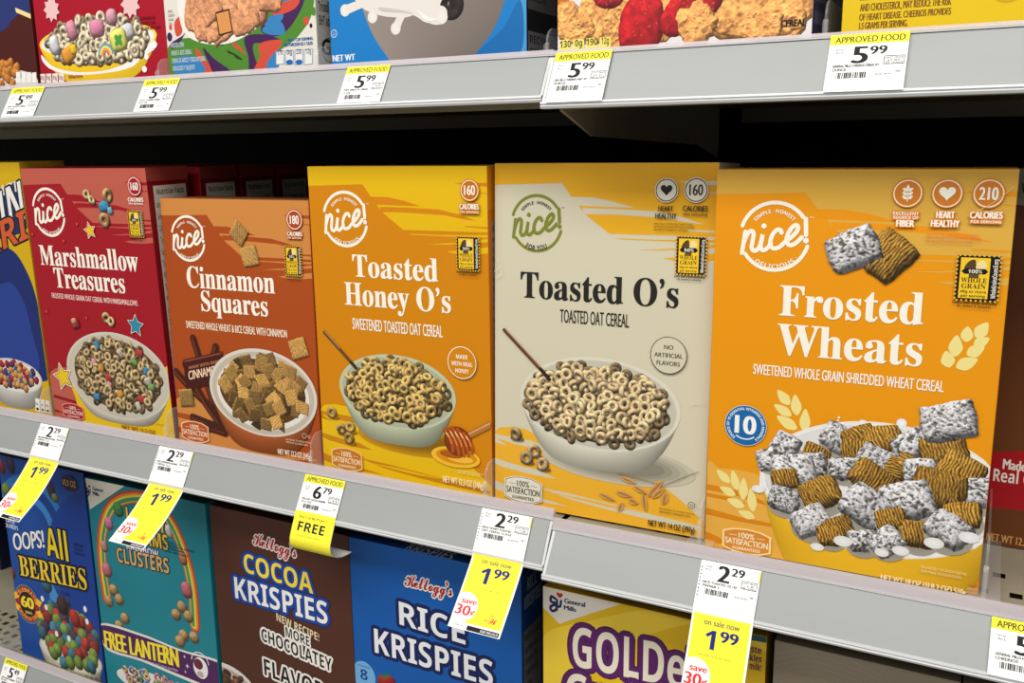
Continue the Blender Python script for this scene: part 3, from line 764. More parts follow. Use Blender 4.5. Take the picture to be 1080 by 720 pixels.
for p in pile((cc[0], cc[1]+1), ix*.95, iy*.95, 9.0): oat_ring(A, p, sz*random.uniform(.9, 1.1), (214, 186, 140), tone=1.1, tilt=1.15)
A.part('loose_ring_picture')
for x, y in ((545, 457), (564, 475), (556, 482), (573, 489)):
    p = A.P(x, y); A.ell((p[0]+1, p[1]-4), 6.5, 2.2, (120, 90, 40)); oat_ring(A, p, 6.2, tone=.92, tilt=.8)
A.part('spoon_picture'); A.strokepx([(532.5, 347.5), (556, 373), (579, 398)], 3.0, (92, 52, 34)); A.strokepx([(533.5, 347), (556, 371.5), (570, 387)], .8, (150, 104, 78)); A.strokepx([(571, 389), (580, 399.5)], 3.2, (48, 32, 26))
A.part('oat_sprig_picture')
for i, (a, b_, w_) in enumerate([((632, 520), (650, 527), 4), ((650, 518), (668, 523), 4.5), ((655, 503), (672, 509), 4), ((668, 512), (684, 520), 4), ((678, 520), (682, 538), 4.5), ((690, 512), (700, 506), 4.5), ((683, 523), (700, 506), 5), ((688, 524), (702, 514), 4.5), ((699, 531), (704, 518), 5), ((663, 526), (674, 530), 5), ((652, 538), (658, 529), 4.5)]):
    pxleaf(A, a, b_, w_, (206, 158, 92)); pxleaf(A, (a[0]+1, a[1]), (b_[0]-1, b_[1]+.6), w_*.45, (170, 116, 58))
A.strokepx([(700, 512), (718, 504), (737, 497)], .45, (120, 104, 80)); A.strokepx([(652, 498), (676, 504), (700, 512)], .5, (150, 110, 60))
round_badge(A, 'flavor_badge', A.P(705.7, 374.4), 14.3, .55, INK, g)
cb = A.P(705.7, 374.4)
for i, (s_, hw) in enumerate((('NO', 3.6), ('ARTIFICIAL', 11.3), ('FLAVORS', 9.2))): A.fit(s_, 'R', cb[0]-hw, cb[0]+hw, cb[1]+4.6-i*6.3, 3.4, INK, fat=.12)
satisfaction_seal(A, A.P(552.5, 516), 34, 23, (222, 218, 200), INK, INK)
hb = A.P(703.7, 200.5); round_badge(A, 'heart_badge', hb, 8.0, .75, INK, (222, 218, 200), (222, 218, 200)); heart(A, hb, 4.6, INK)
A.text('HEART', 'R', (695.2, 222), (710.4, 222.7), 216.8, INK, fat=.15); A.text('HEALTHY', 'R', (692, 230), (714, 230.7), 224.5, INK, fat=.15)
cb = A.P(735, 200.3); round_badge(A, 'calorie_badge', cb, 8.2, .75, INK, (222, 218, 200), (222, 218, 200)); A.fit('160', 'R', cb[0]-5, cb[0]+5, cb[1]-3.8, 7.8, INK, fat=.25)
A.text('CALORIES', 'R', (721, 222.3), (747, 222.8), 216.6, INK, fat=.15); A.text('PER SERVING', 'B', (721.5, 227.2), (746.5, 227.6), 224.8, INK)
small_lines(A, 'health_note', A.P(690.5, 234), A.P(733.5, 244.8), HH3, INK, .6)
grain_stamp(A, A.P(714.5, 249), A.P(744.5, 290.5), '50%', '16')
A.part('net_weight'); A.text('NET WT 14 OZ (397g)', 'R', (684.4, 553.8), (733, 561), 547.6, INK, fat=.15)
small_lines(A, 'serving_note', A.P(696, 533.5), A.P(733, 546.5), ['ENLARGED TO SHOW DETAIL', '  SERVING SUGGESTION'], INK, .55)
A.ring(A.P(730, 532), 2.6, .4, INK); A.fit('U', 'R', A.P(730, 532)[0]-.9, A.P(730, 532)[0]+.9, A.P(730, 532)[1]-1.1, 2.2, INK)
A.part('carton_crease')
for (a, b_) in (((730, 425), (744, 424)), ((728, 428), (731, 424)), ((522, 286), (530, 279)), ((524, 293), (531, 288)), ((525, 272), (530, 290))): A.strokepx([a, ((a[0]+b_[0])/2+1, (a[1]+b_[1])/2), b_], .3, (226, 220, 200))
T.done()

# ================= honey-orange box
Hb = Carton('cereal_box', 'orange and yellow cereal box with a sage bowl of oat rings and a honey dipper', (-.5571, .02, 0), .1847, .045, .2882, .0061, -.003, (208, 131, 4), (206, 130, 8), (206, 160, 8), group='house-brand cereal boxes on the middle shelf')
A = Hb.front; og = (208, 131, 4); yb = (226, 182, 12)
top_swoosh(Hb, yb, og); bottom_swoosh(Hb, (228, 184, 16), (196, 130, 16))
brand_emblem(A, A.P(364, 231), A.P(387, 231)[0]-A.P(364, 231)[0], WHT)
A.part('title_lettering'); A.text('Toasted', 'S', (372.8, 292), (462, 296.4), 268.8, WHT, fat=.32); A.text('Honey O\u2019s', 'S', (364.5, 322.5), (475.5, 328.4), 298.8, WHT, fat=.32)
A.part('subtitle_lettering'); A.text('SWEETENED TOASTED OAT CEREAL', 'R', (372.4, 348.2), (467, 354.3), 336.6, WHT, fat=.15)
A, c, rx, ry, cc, ix, iy = oat_bowl(Hb, (358.3, 405), (481, 418), (408, 373), (424, 452.8), 470, (206, 150, 20), (190, 196, 164), (200, 204, 176), seed=9)
for p in pile(cc, ix, iy, 8.8): oat_ring(A, p, 5.7*random.uniform(.88, 1.05), (192, 158, 92), tone=.68, tilt=1.3)
for p in pile((cc[0], cc[1]+1), ix*.95, iy*.95, 9.2): oat_ring(A, p, 5.7*random.uniform(.9, 1.1), (210, 174, 104), tone=1.08, tilt=1.15)
A.part('loose_ring_picture')
for x, y in ((350.7, 434.4), (361, 451.7), (370, 450), (369, 461.6)):
    p = A.P(x, y); A.ell((p[0]+1.5, p[1]-4.5), 6.5, 2, (150, 100, 14)); oat_ring(A, p, 6.0, (200, 166, 100), tone=.95, tilt=.7)
A.part('spoon_picture'); A.strokepx([(342.8, 350), (359, 368), (375.5, 387)], 3.0, (96, 66, 44)); A.strokepx([(343.6, 349.6), (359, 366.8)], .8, (176, 150, 120)); A.strokepx([(371, 381.5), (376, 387.5)], 3.3, (50, 38, 30))
A.part('honey_dipper_picture')
p = A.P(481, 481.5); A.ell(p, 25, 9.5, (226, 160, 20), edge=(240, 190, 50)); A.ell((p[0]+1, p[1]+.6), 21, 7, (214, 140, 12)); A.ell((p[0]+5, p[1]-1), 13, 3.4, (238, 186, 60)); A.ell((p[0]-4, p[1]+2), 12, 3.5, (170, 88, 14))
A.strokepx([(494, 459), (507, 452.5), (519, 446.5)], 6.0, (176, 112, 52)); A.strokepx([(494, 457.8), (507, 451.2), (519, 445.2)], 1.6, (214, 158, 92))
p = A.P(483.5, 465)
A.ell(p, 14, 13.5, (150, 68, 18), n=36, edge=(120, 48, 10))
for i in range(5):
    t = -9.5+i*5.0; hgt = 13.5*math.sqrt(max(0, 1-(t/14.5)**2))
    q = [(p[0]+t+hgt*s_*.42*-1+2.5*(1-s_*s_), p[1]+s_*hgt*.92) for s_ in np.linspace(-1, 1, 7)]
    A.stroke(q, 3.0, (176, 84, 24)); A.stroke([(a-.4, b_+.5) for a, b_ in q[2:6]], 1.2, (224, 140, 66)); A.stroke([(a-.6, b_+.4) for a, b_ in q[4:6]], .8, (250, 220, 170))
round_badge(A, 'honey_badge', A.P(488.2, 382), 14.0, .7, WHT, og); cb = A.P(488.2, 382)
for i, (s_, hw) in enumerate((('MADE', 5.6), ('WITH REAL', 10.4), ('HONEY', 6.6))): A.fit(s_, 'B', cb[0]-hw, cb[0]+hw, cb[1]+3.4-i*6.2, 3.6, WHT)
satisfaction_seal(A, A.P(367, 483.8), 34, 22, (196, 118, 34), (240, 200, 130), (248, 232, 190))
cb = A.P(496.3, 200.5); round_badge(A, 'calorie_badge', cb, 8.0, .8, (248, 226, 190), (190, 108, 22), (190, 108, 22)); A.fit('160', 'R', cb[0]-5, cb[0]+5, cb[1]-3.8, 7.8, WHT, fat=.25)
A.text('CALORIES', 'R', (486, 220.3), (506, 220.6), 214.6, WHT, fat=.22, outline=[(.7, (190, 108, 22))]); A.text('PER SERVING', 'B', (486.3, 224.5), (506, 224.8), 222, (250, 220, 180), outline=[(.5, (190, 108, 22))])
grain_stamp(A, A.P(482.6, 249), A.P(506.8, 285.6), '50%', '16')
A.part('net_weight'); A.text('NET WT 12.3 OZ (348g)', 'R', (468.5, 507.5), (511, 514.4), 501, (252, 232, 190), fat=.18)
small_lines(A, 'serving_note', A.P(484, 494), A.P(512, 503), ['ENLARGED TO SHOW DETAIL', '  SERVING SUGGESTION'], (250, 226, 170), .6)
A = Hb.side; A.part('side_panel_print'); A.polyuv([(0, 0), (Hb.d, 0), (Hb.d, Hb.h-35), (0, Hb.h-35)], (200, 108, 14)); A.polyuv([(6, 30), (Hb.d-6, 30), (Hb.d-6, Hb.h-45), (6, Hb.h-45)], (150, 140, 128)); A.lines(['NUTRITION FACTS', 'serving', 'calories 160', 'fat 2g', 'sodium', 'carbs', 'fiber', 'sugars']*3, 7, Hb.d-7, Hb.h-47, 40, (30, 26, 22), .6)
Hb.done()

# ================= frosted wheat box
Wb = Carton('cereal_box', 'yellow-orange cereal box with frosted and plain wheat pillows in milk', (-.1819, .014, 0), .1893, .066, .2856, .013, -.0005, (229, 148, 6), (224, 150, 20), (214, 150, 30), group='house-brand cereal boxes on the middle shelf')
A = Wb.front; wo = (229, 147, 6); wl = (216, 168, 66); LF = (236, 220, 140)
top_swoosh(Wb, wl, wo)
A.part('lower_swoosh')
A.curve_poly([(744, 498), (760, 494), (785, 497), (805, 507), (830, 560), (870, 610), (900, 640), (744, 640)], (228, 170, 68))
for q in ([(744, 510), (775, 516), (805, 528), (808, 533), (775, 522), (744, 516)], [(744, 535), (780, 545), (815, 552), (816, 556), (780, 550), (744, 542)], [(744, 560), (758, 566), (770, 575), (757, 573), (744, 568)], [(744, 519), (770, 524), (790, 532), (765, 527), (744, 523)]): A.poly(q, (214, 130, 14))
A.part('wheat_leaf_print')
def c6(x, y): return (740+x/3.43, 400+y/3.43)
def c5(x, y): return (740+x/3.484, 290+y/3.484)
for a, b_, w_ in (((318, 92), (275, 38), 7), ((345, 130), (338, 54), 7), ((325, 132), (262, 90), 6.5), ((345, 180), (272, 132), 7.5), ((372, 190), (376, 106), 7)): pxleaf(A, c6(*a), c6(*b_), w_, LF)
A.part('wheat_leaf_print', 1)
for a, b_, w_ in (((102, 374), (55, 326), 6), ((128, 400), (112, 328), 6), ((122, 418), (66, 388), 6), ((150, 435), (152, 356), 6.5), ((155, 460), (92, 432), 6.5), ((186, 478), (178, 392), 6.5), ((192, 500), (132, 476), 6)): pxleaf(A, c6(*a), c6(*b_), w_, LF)
A.part('wheat_leaf_print', 2)
for a, b_, w_ in (((1008, 230), (1052, 174), 7.5), ((972, 246), (978, 188), 7), ((1000, 258), (1058, 232), 6.5), ((930, 300), (938, 220), 8), ((975, 294), (1040, 262), 7.5), ((910, 340), (898, 278), 8), ((935, 340), (1015, 308), 8)): pxleaf(A, c5(*a), c5(*b_), w_, LF)
brand_emblem(A, A.P(816.7, 249.3), A.P(853.4, 249.3)[0]-A.P(816.7, 249.3)[0], WHT)
A.part('title_lettering'); A.text('Frosted', 'S', (822, 333), (972.8, 341.7), 301.2, WHT, fat=.32); A.text('Wheats', 'S', (819.5, 374), (971.5, 385.2), 341.8, WHT, fat=.32)
A.part('subtitle_lettering'); A.text('SWEETENED WHOLE GRAIN SHREDDED WHEAT CEREAL', 'R', (794.5, 394), (995, 413.4), 383.3, WHT, fat=.14)
# bowl of milk
random.seed(5)
A.part('bowl_picture')
l, r, t, b_ = A.P(802, 506), A.P(1068, 528), A.P(925, 446), A.P(940, 590)
c = ((l[0]+r[0])/2, (t[1]+b_[1])/2+1); rx, ry = (r[0]-l[0])/2, (t[1]-b_[1])/2
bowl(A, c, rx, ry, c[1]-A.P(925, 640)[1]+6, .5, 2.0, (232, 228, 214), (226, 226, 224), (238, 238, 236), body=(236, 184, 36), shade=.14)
A.part('milk_picture')
for x, y, r_ in ((895, 449, 3.5), (910, 447, 4), (928, 450, 3), (951, 446, 4.2), (846, 463, 2.5), (857, 458, 2.2), (804, 494, 2.6), (942, 452, 3), (978, 460, 4), (880, 455, 3)):
    p = A.P(x, y); q = A.P(x+1, y+18); A.stroke([p, ((p[0]+q[0])/2, (p[1]+q[1])/2), q], r_*1.1, (232, 232, 230), taper=r_*2.2); A.ell(p, r_*.8, r_*.8, (246, 246, 246), edge=(224, 224, 222))
for x, y, r_ in ((885, 440, .8), (889, 446, .9), (884, 443, .6)): A.ell(A.P(x, y), r_, r_, (244, 244, 242))
A.ell((c[0], c[1]+1), rx*.955, ry*.93, (236, 236, 235), n=60, edge=(216, 216, 214))
A.part('cereal_picture')
PW = [(814, 484, 1, 15, .3), (828, 474, 1, 18, 1.2), (856, 490, 1, 16, .2), (884, 463, 1, 18, -.5), (907, 463, 0, 17, .5), (931, 465, 0, 19, .25), (963, 470, 1, 18, .6), (905, 476, 0, 16, 0), (860, 480, 0, 14, -.3),
      (837, 498, 1, 23, .15), (890, 495, 1, 15, .2), (925, 490, 1, 22, -.4), (955, 492, 0, 14, 1), (996, 480, 0, 22, .2), (1012, 497, 0, 21, -.45), (972, 497, 1, 16, .1), (828, 505, 0, 14, .2), (946, 496, 0, 14, 1.2),
      (828, 527, 1, 17, -.3), (918, 505, 0, 21, -.5), (1028, 521, 1, 20, .2), (990, 516, 0, 25, -.1), (866, 521, 0, 21, .5), (856, 550, 1, 20, .6), (1015, 545, 0, 18, .1), (915, 535, 1, 25, -.5), (957, 529, 1, 25, .35),
      (940, 548, 0, 15, .3), (885, 557, 0, 16, .5), (876, 565, 0, 14, .2), (1000, 560, 1, 21, -.6), (909, 571, 1, 15, .3), (935, 572, 1, 17, .8), (968, 564, 0, 18, .1)]
PW.sort(key=lambda q: q[1]+(6 if q[3] > 20 else 0))
for x, y, fr, sz, rot in PW:
    p = A.P(x, y); s_ = sz*.70
    A.ell((p[0]+.5, p[1]-s_*.35), s_*1.05, s_*.8, (128, 120, 104), n=20, edge=(160, 154, 142)); wheat_pillow(A, p, s_, s_*.82, rot, fr == 1, tone=random.uniform(.92, 1.04))
for x, y, r_ in ((889, 570, 4), (985, 572, 4), (930, 582, 3), (800, 515, 3), (1022, 566, 4), (950, 580, 3.5), (862, 576, 3)): A.ell(A.P(x, y), r_*1.6, r_, (240, 240, 238), edge=(222, 222, 220))
A.part('floating_piece_picture', 1); p = A.P(1001.5, 445); wheat_pillow(A, p, 17.5, 13.5, .28, True, tilt=.3)
A.part('floating_piece_picture', 2); wheat_pillow(A, A.P(936, 270), 15, 16, -.75, False, tilt=.3); wheat_pillow(A, A.P(900, 263), 17.5, 13.5, .42, True, tilt=.3)
A.part('vitamin_badge'); cb = A.P(786.6, 448.2); R_ = 15.2
A.ell(cb, R_, R_, (18, 100, 165), n=48); A.ring(cb, R_, .35, (210, 226, 236)); A.arc_text('SOURCE OF 10 ESSENTIAL VITAMINS AND MINERALS', 'B', cb, R_*.78, R_*.125, PI/2, (240, 240, 235), span=5.0)
A.fit('10', 'R', cb[0]-7.2, cb[0]+7.2, cb[1]-6.2, 13.5, (244, 242, 235), fat=.75); A.ring(cb, R_*.68, .9, (240, 240, 235), math.radians(232), math.radians(308))
satisfaction_seal(A, A.P(787.5, 570.5), 34.5, 19.5, (212, 138, 46), (248, 222, 160), (250, 238, 205))
RB = (206, 122, 34)
for nm, (x, y) in (('fiber_badge', (957.5, 203.7)), ('heart_badge', (999.2, 204)), ('calorie_badge', (1043, 204))): round_badge(A, nm, A.P(x, y), 8.3, .75, (250, 230, 205), RB, RB)
A.part('fiber_badge'); p = A.P(957.5, 203.7); A.stroke([(p[0], p[1]-5), (p[0], p[1]+2)], .6, WHT)
for i in range(3):
    for sg in (-1, 1): leaf(A, (p[0]+sg*.4, p[1]-3.6+i*2.5), (p[0]+sg*3.2, p[1]-1.6+i*2.5), 1.9, WHT)
leaf(A, (p[0], p[1]+2), (p[0], p[1]+5.6), 1.9, WHT)
ol = [(.7, (212, 126, 40))]
A.text('EXCELLENT', 'B', (942, 226.2), (969, 226.6), 223, WHT, outline=ol); A.text('SOURCE OF', 'B', (942, 230.4), (968.6, 230.8), 227.4, WHT, outline=ol); A.text('FIBER', 'R', (945.5, 238.5), (964, 238.8), 231.8, WHT, outline=ol, fat=.25)
A.part('heart_badge'); heart(A, A.P(999.2, 204), 4.9, WHT); A.text('HEART', 'R', (987.5, 229.6), (1006.5, 229.8), 222.6, WHT, outline=ol, fat=.22); A.text('HEALTHY', 'R', (982, 238.8), (1011.6, 239), 231.8, WHT, outline=ol, fat=.22)
A.part('calorie_badge'); cb = A.P(1043, 204); A.fit('210', 'R', cb[0]-5.2, cb[0]+5.2, cb[1]-3.9, 7.8, WHT, fat=.3); A.text('CALORIES', 'R', (1023, 230), (1057, 230.2), 222.9, WHT, outline=ol, fat=.22); A.text('PER SERVING', 'B', (1023.5, 234.9), (1056, 235.1), 232.2, WHT, outline=ol)
small_lines(A, 'health_note', A.P(977, 244.5), A.P(1035, 257.5), HH3, (222, 110, 70), .6)
grain_stamp(A, A.P(1010.5, 268.4), A.P(1052, 318), '100%', '48')
A.part('net_weight'); A.text('NET WT 18 OZ (1LB 2 OZ) 510g', 'R', (929, 611.2), (1018.5, 625.5), 605.2, (250, 226, 180), fat=.2)
small_lines(A, 'serving_note', A.P(972, 594), A.P(1019.5, 611), ['ENLARGED TO SHOW DETAIL', '  SERVING SUGGESTION'], (250, 220, 160), .6)
A.part('carton_crease'); A.strokepx([(1020, 228), (1050, 212), (1070, 196)], .3, (236, 200, 120)); A.strokepx([(1022, 616), (1030, 616.5)], 1.2, (196, 116, 14)); A.strokepx([(1021, 619), (1031, 620)], .7, (244, 170, 60))
Wb.done()

# ================= rust box
Cb = Carton('cereal_box', 'short rust-brown cereal box with cinnamon squares and sticks', (-.7501, .02, 0), .1869, .052, .2574, .0224, .007, (168, 74, 24), (168, 74, 24), (150, 92, 52), group='house-brand cereal boxes on the middle shelf')
A = Cb.front; ru = (168, 74, 24); tn = (204, 134, 66)
top_swoosh(Cb, tn, ru)
A.part('lower_swoosh')
A.curve_poly([(180, 440), (182, 424), (196, 417), (215, 421), (234, 436), (262, 458), (300, 476), (330, 486), (188, 470)], tn)
for q in ([(184, 434), (200, 437), (222, 449), (218, 450), (200, 443), (184, 439)], [(186, 449), (205, 455), (215, 462), (200, 459), (186, 455)]): A.poly(q, ru)
brand_emblem(A, A.P(198.3, 251.5), A.P(215.6, 251.5)[0]-A.P(198.3, 251.5)[0], WHT)
A.part('title_lettering'); A.text('Cinnamon', 'S', (198.3, 304.3), (290, 307.8), 282.3, WHT, fat=.32); A.text('Squares', 'S', (213.3, 328.7), (282.8, 332.3), 307.6, WHT, fat=.32)
A.part('subtitle_lettering'); A.text('SWEETENED WHOLE WHEAT & RICE CEREAL WITH CINNAMON', 'R', (197, 346), (303, 355.4), 338.6, (246, 226, 200), fat=.15)
random.seed(21)
A.part('cinnamon_picture')
DK = (74, 34, 22)
for q in ([(204, 357), (216, 395), (231, 444)], [(186, 392), (205, 413), (224, 430)], [(196, 384), (214, 420), (236, 452)], [(228, 366), (222, 400), (236, 440)], [(204, 440), (222, 447), (236, 451)], [(210, 449), (226, 452), (238, 456)]):
    A.strokepx(q, 9.0, DK); A.strokepx([(a-1.3, b_) for a, b_ in q], 1.6, (112, 58, 36)); A.strokepx([(a+1.5, b_) for a, b_ in q], 1.0, (48, 20, 14))
A.poly([(194, 379), (235, 370), (238, 403), (197, 411)], (70, 24, 16)); A.poly([(195, 380), (234, 371.3), (234.4, 373), (195.3, 381.8)], (130, 70, 50))
A.text('MADE WITH REAL', 'B', (200, 389), (232, 382.2), 386, (190, 120, 90), flat=False); A.text('CINNAMON', 'R', (200, 400.2), (232.5, 393.6), 391.2, (246, 214, 180), flat=False, fat=.2)
A.part('bowl_picture')
l, r, t, b_ = A.P(221.7, 405), A.P(335.5, 428), A.P(283, 368.5), A.P(277, 459)
c = ((l[0]+r[0])/2, (t[1]+b_[1])/2); rx, ry = (r[0]-l[0])/2, (t[1]-b_[1])/2
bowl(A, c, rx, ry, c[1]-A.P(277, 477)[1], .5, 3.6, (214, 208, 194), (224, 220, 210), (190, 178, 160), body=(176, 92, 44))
A.ell((c[0], c[1]-1), rx*.86, ry*.82, (226, 222, 214), n=48)
A.part('cereal_picture'); A.ell((c[0], c[1]+1), rx*.8, ry*.75, (92, 60, 26), n=40)
for p in pile(c, rx*.82, ry*.80, 15): square_piece(A, p, 7.2, random.uniform(0, 3), tone=.68, tilt=1.1)
for p in pile((c[0], c[1]+2), rx*.78, ry*.76, 14.5): square_piece(A, p, 8.0*random.uniform(.9, 1.12), random.uniform(0, 3), tone=random.uniform(.85, 1.1), tilt=.9)
for x, y, rt in ((315.4, 367, .3), (264, 270, .25), (252.5, 246, -.6), (197.5, 419, .1)): A.part('loose_square_picture', x); square_piece(A, A.P(x, y), 10.2, rt, tone=1.02, tilt=.5)
satisfaction_seal(A, A.P(206.7, 455), 36, 22.5, (182, 84, 40), (240, 196, 150), (250, 226, 196))
cb = A.P(311.3, 231.7); round_badge(A, 'calorie_badge', cb, 8.4, .9, (248, 226, 200), (168, 66, 30), (168, 66, 30)); A.fit('180', 'R', cb[0]-5, cb[0]+5, cb[1]-3.8, 7.8, WHT, fat=.25)
A.text('CALORIES', 'R', (304, 248.4), (319.6, 248.6), 244.2, WHT, fat=.22, outline=[(.7, (168, 66, 30))]); A.text('PER SERVING', 'B', (304.4, 251.6), (319, 251.8), 249.6, (250, 214, 180), outline=[(.5, (168, 66, 30))])
grain_stamp(A, A.P(301, 259), A.P(319.6, 291), '50%', '18')
A.part('net_weight'); A.text('NET WT 12.2 OZ (345g)', 'R', (294.5, 478.2), (329.4, 484), 472.6, (250, 226, 200), fat=.2)
small_lines(A, 'serving_note', A.P(302.5, 461), A.P(329, 471), ['ENLARGED TO SHOW DETAIL', '  SERVING SUGGESTION'], (248, 216, 180), .6)
A.ring(A.P(322, 459), 2.4, .4, (248, 216, 180)); A.ring(A.P(327, 460), 1.4, .4, (248, 216, 180))
Cb.done()

# ================= red boxes, four deep
rd = (160, 22, 34); sm = (188, 92, 76)
def red_box(label, dy, front):
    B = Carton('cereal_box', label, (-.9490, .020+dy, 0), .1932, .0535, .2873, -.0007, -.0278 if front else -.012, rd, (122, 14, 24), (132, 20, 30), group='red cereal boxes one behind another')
    S = B.side; S.part('side_panel_print'); S.polyuv([(0, B.h-15), (B.d, B.h-15), (B.d, B.h), (0, B.h)], (150, 62, 48)); S.polyuv([(0, B.h-16), (B.d, B.h-17), (B.d, B.h-14), (0, B.h-13)], (120, 10, 22))
    S.part('nutrition_panel'); S.polyuv([(7, 20), (B.d-4, 20), (B.d-4, B.h-18), (7, B.h-18)], (205, 198, 182)); S.fit('Nutrition Facts', 'B', 11, B.d-7, B.h-27, 5.6, (24, 20, 18))
    S.lines(['about 9 servings per container', 'Serving size 1 cup (39g)', 'Calories 160', 'Total Fat 2g', 'Sodium 180mg', 'Total Carbs', 'Fiber 2g', 'Total Sugars 12g', 'Protein 3g']*2, 9, B.d-7, B.h-30, 40, (36, 30, 28), .5)
    return B
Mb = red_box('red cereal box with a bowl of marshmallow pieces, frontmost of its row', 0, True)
A = Mb.front
top_swoosh(Mb, sm, rd)
A.part('lower_swoosh')
A.curve_poly([(52, 400), (60, 388), (80, 392), (100, 420), (110, 446), (80, 446), (56, 442)], sm)
A.poly([(57, 415.5), (84, 424), (84, 427), (57, 419)], (140, 22, 34)); A.poly([(58, 431), (70, 436), (58, 434)], (140, 22, 34))
A.curve_poly([(76, 405), (88, 395), (130, 404), (188, 386), (200, 420), (194, 470), (120, 458), (88, 445), (80, 420)], (228, 190, 24))
brand_emblem(A, A.P(51.3, 223.8), A.P(67.5, 223.8)[0]-A.P(51.3, 223.8)[0], WHT)
A.part('title_lettering'); A.text('Marshmallow', 'S', (43.8, 279.6), (146.8, 285.6), 259, WHT, fat=.32); A.text('Treasures', 'S', (59.2, 303.6), (132.5, 308.2), 283, WHT, fat=.32)
A.part('subtitle_lettering'); A.text('FROSTED WHOLE GRAIN OAT CEREAL WITH MARSHMALLOWS', 'R', (55.4, 313.8), (145.4, 322.6), 308.6, (240, 200, 190), fat=.18)
random.seed(31)
A.part('bowl_picture')
l, r, t, b_ = A.P(70.5, 385), A.P(180, 408), A.P(112, 349.6), A.P(122, 440.5)
c = ((l[0]+r[0])/2, (t[1]+b_[1])/2); rx, ry = (r[0]-l[0])/2, (t[1]-b_[1])/2
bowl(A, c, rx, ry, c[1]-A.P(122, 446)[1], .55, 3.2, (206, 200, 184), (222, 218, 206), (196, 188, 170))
A.part('cereal_picture'); A.ell((c[0], c[1]+1), rx*.84, ry*.82, (104, 74, 44), n=40)
for p in pile(c, rx*.84, ry*.82, 10.5): oat_ring(A, p, 6.0, (190, 160, 112), tone=.70, tilt=1.3)
MC = [(70, 140, 180), (196, 70, 60), (206, 196, 180), (210, 150, 160), (120, 160, 90), (216, 150, 60)]
for i, p in enumerate(pile((c[0], c[1]+1), rx*.80, ry*.78, 11)):
    if i % 6 == 3: blob(A, p, 5.4, 4.2, MC[(i//6) % 6], random.uniform(0, 3), .6, .15, tilt=.5)
    else:
        oat_ring(A, p, 6.2*random.uniform(.85, 1.05), (206, 178, 128), tone=1.02, tilt=1.2)
for x, y in ((92, 205), (97.5, 211)): oat_ring(A, A.P(x, y), 5.8, (216, 190, 136), tilt=1.0)
for x, y in ((114, 206), (111, 232)): oat_ring(A, A.P(x, y), 8.2, (206, 170, 110), tilt=.6)
blob(A, A.P(110.5, 217.5), 8, 5.5, (70, 150, 190), .2, .7, .1); blob(A, A.P(117, 222), 4, 4, (120, 180, 200), .2, .7, .1)
oat_ring(A, A.P(113, 335), 7, (214, 184, 130)); oat_ring(A, A.P(118, 339), 6, (214, 184, 130))
blob(A, A.P(80, 341), 6.5, 6, (178, 60, 50), .3, .6, .3); blob(A, A.P(78.5, 338), 4, 3, (226, 170, 130), .3, .6, .1)
def star(A, c, r, col, line, rot=.2, k=.5):
    for rr, cc in ((r*1.34, WHT), (r*1.18, line), (r, col)):
        A.polyuv([(c[0]+rr*(1 if i % 2 == 0 else k)*math.cos(PI/2+rot+i*PI/5), c[1]+rr*(1 if i % 2 == 0 else k)*math.sin(PI/2+rot+i*PI/5)) for i in range(10)], cc)
A.part('star_print'); star(A, A.P(95.8, 243), 7.4, (232, 190, 40), (180, 130, 20)); A.part('star_print', 1); star(A, A.P(143.8, 343), 9.5, (40, 140, 170), (20, 60, 90), -.1); A.part('star_print', 2); star(A, A.P(67.5, 397), 13, (232, 194, 30), (150, 110, 20), .25)
A.part('sparkle_print')
for x, y in ((82, 236), (50, 328), (35, 247), (92, 335), (68, 254)): A.ell(A.P(x, y), 1.7, 1.7, (196, 70, 70), n=8)
satisfaction_seal(A, A.P(78, 433.6), 34, 19, (160, 36, 44), (232, 140, 130), (246, 214, 200))
cb = A.P(142.6, 196.3); round_badge(A, 'calorie_badge', cb, 8.6, 1.0, (246, 214, 206), (160, 22, 34), (160, 22, 34)); A.fit('160', 'R', cb[0]-5.2, cb[0]+5.2, cb[1]-3.9, 7.8, WHT, fat=.3)
A.text('CALORIES', 'R', (136.4, 212.4), (152.2, 212.6), 208.2, WHT, fat=.25); A.text('PER SERVING', 'B', (137, 215.4), (152, 215.6), 213.6, WHT)
grain_stamp(A, A.P(135.2, 222), A.P(153.4, 250), '60%', '24')
small_lines(A, 'serving_note', A.P(155, 443.5), A.P(177, 449.5), ['ENLARGED TO SHOW DETAIL', '  SERVING SUGGESTION'], (170, 90, 30), .6)
A.part('net_weight'); A.text('NET WT 11.5 OZ', 'R', (130, 452), (165, 457), 448, (150, 60, 20), fat=.2)
Mb.done()
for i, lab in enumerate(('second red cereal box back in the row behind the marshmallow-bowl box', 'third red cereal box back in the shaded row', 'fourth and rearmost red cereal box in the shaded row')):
    red_box(lab, .0600*(i+1)+.006, False).done()
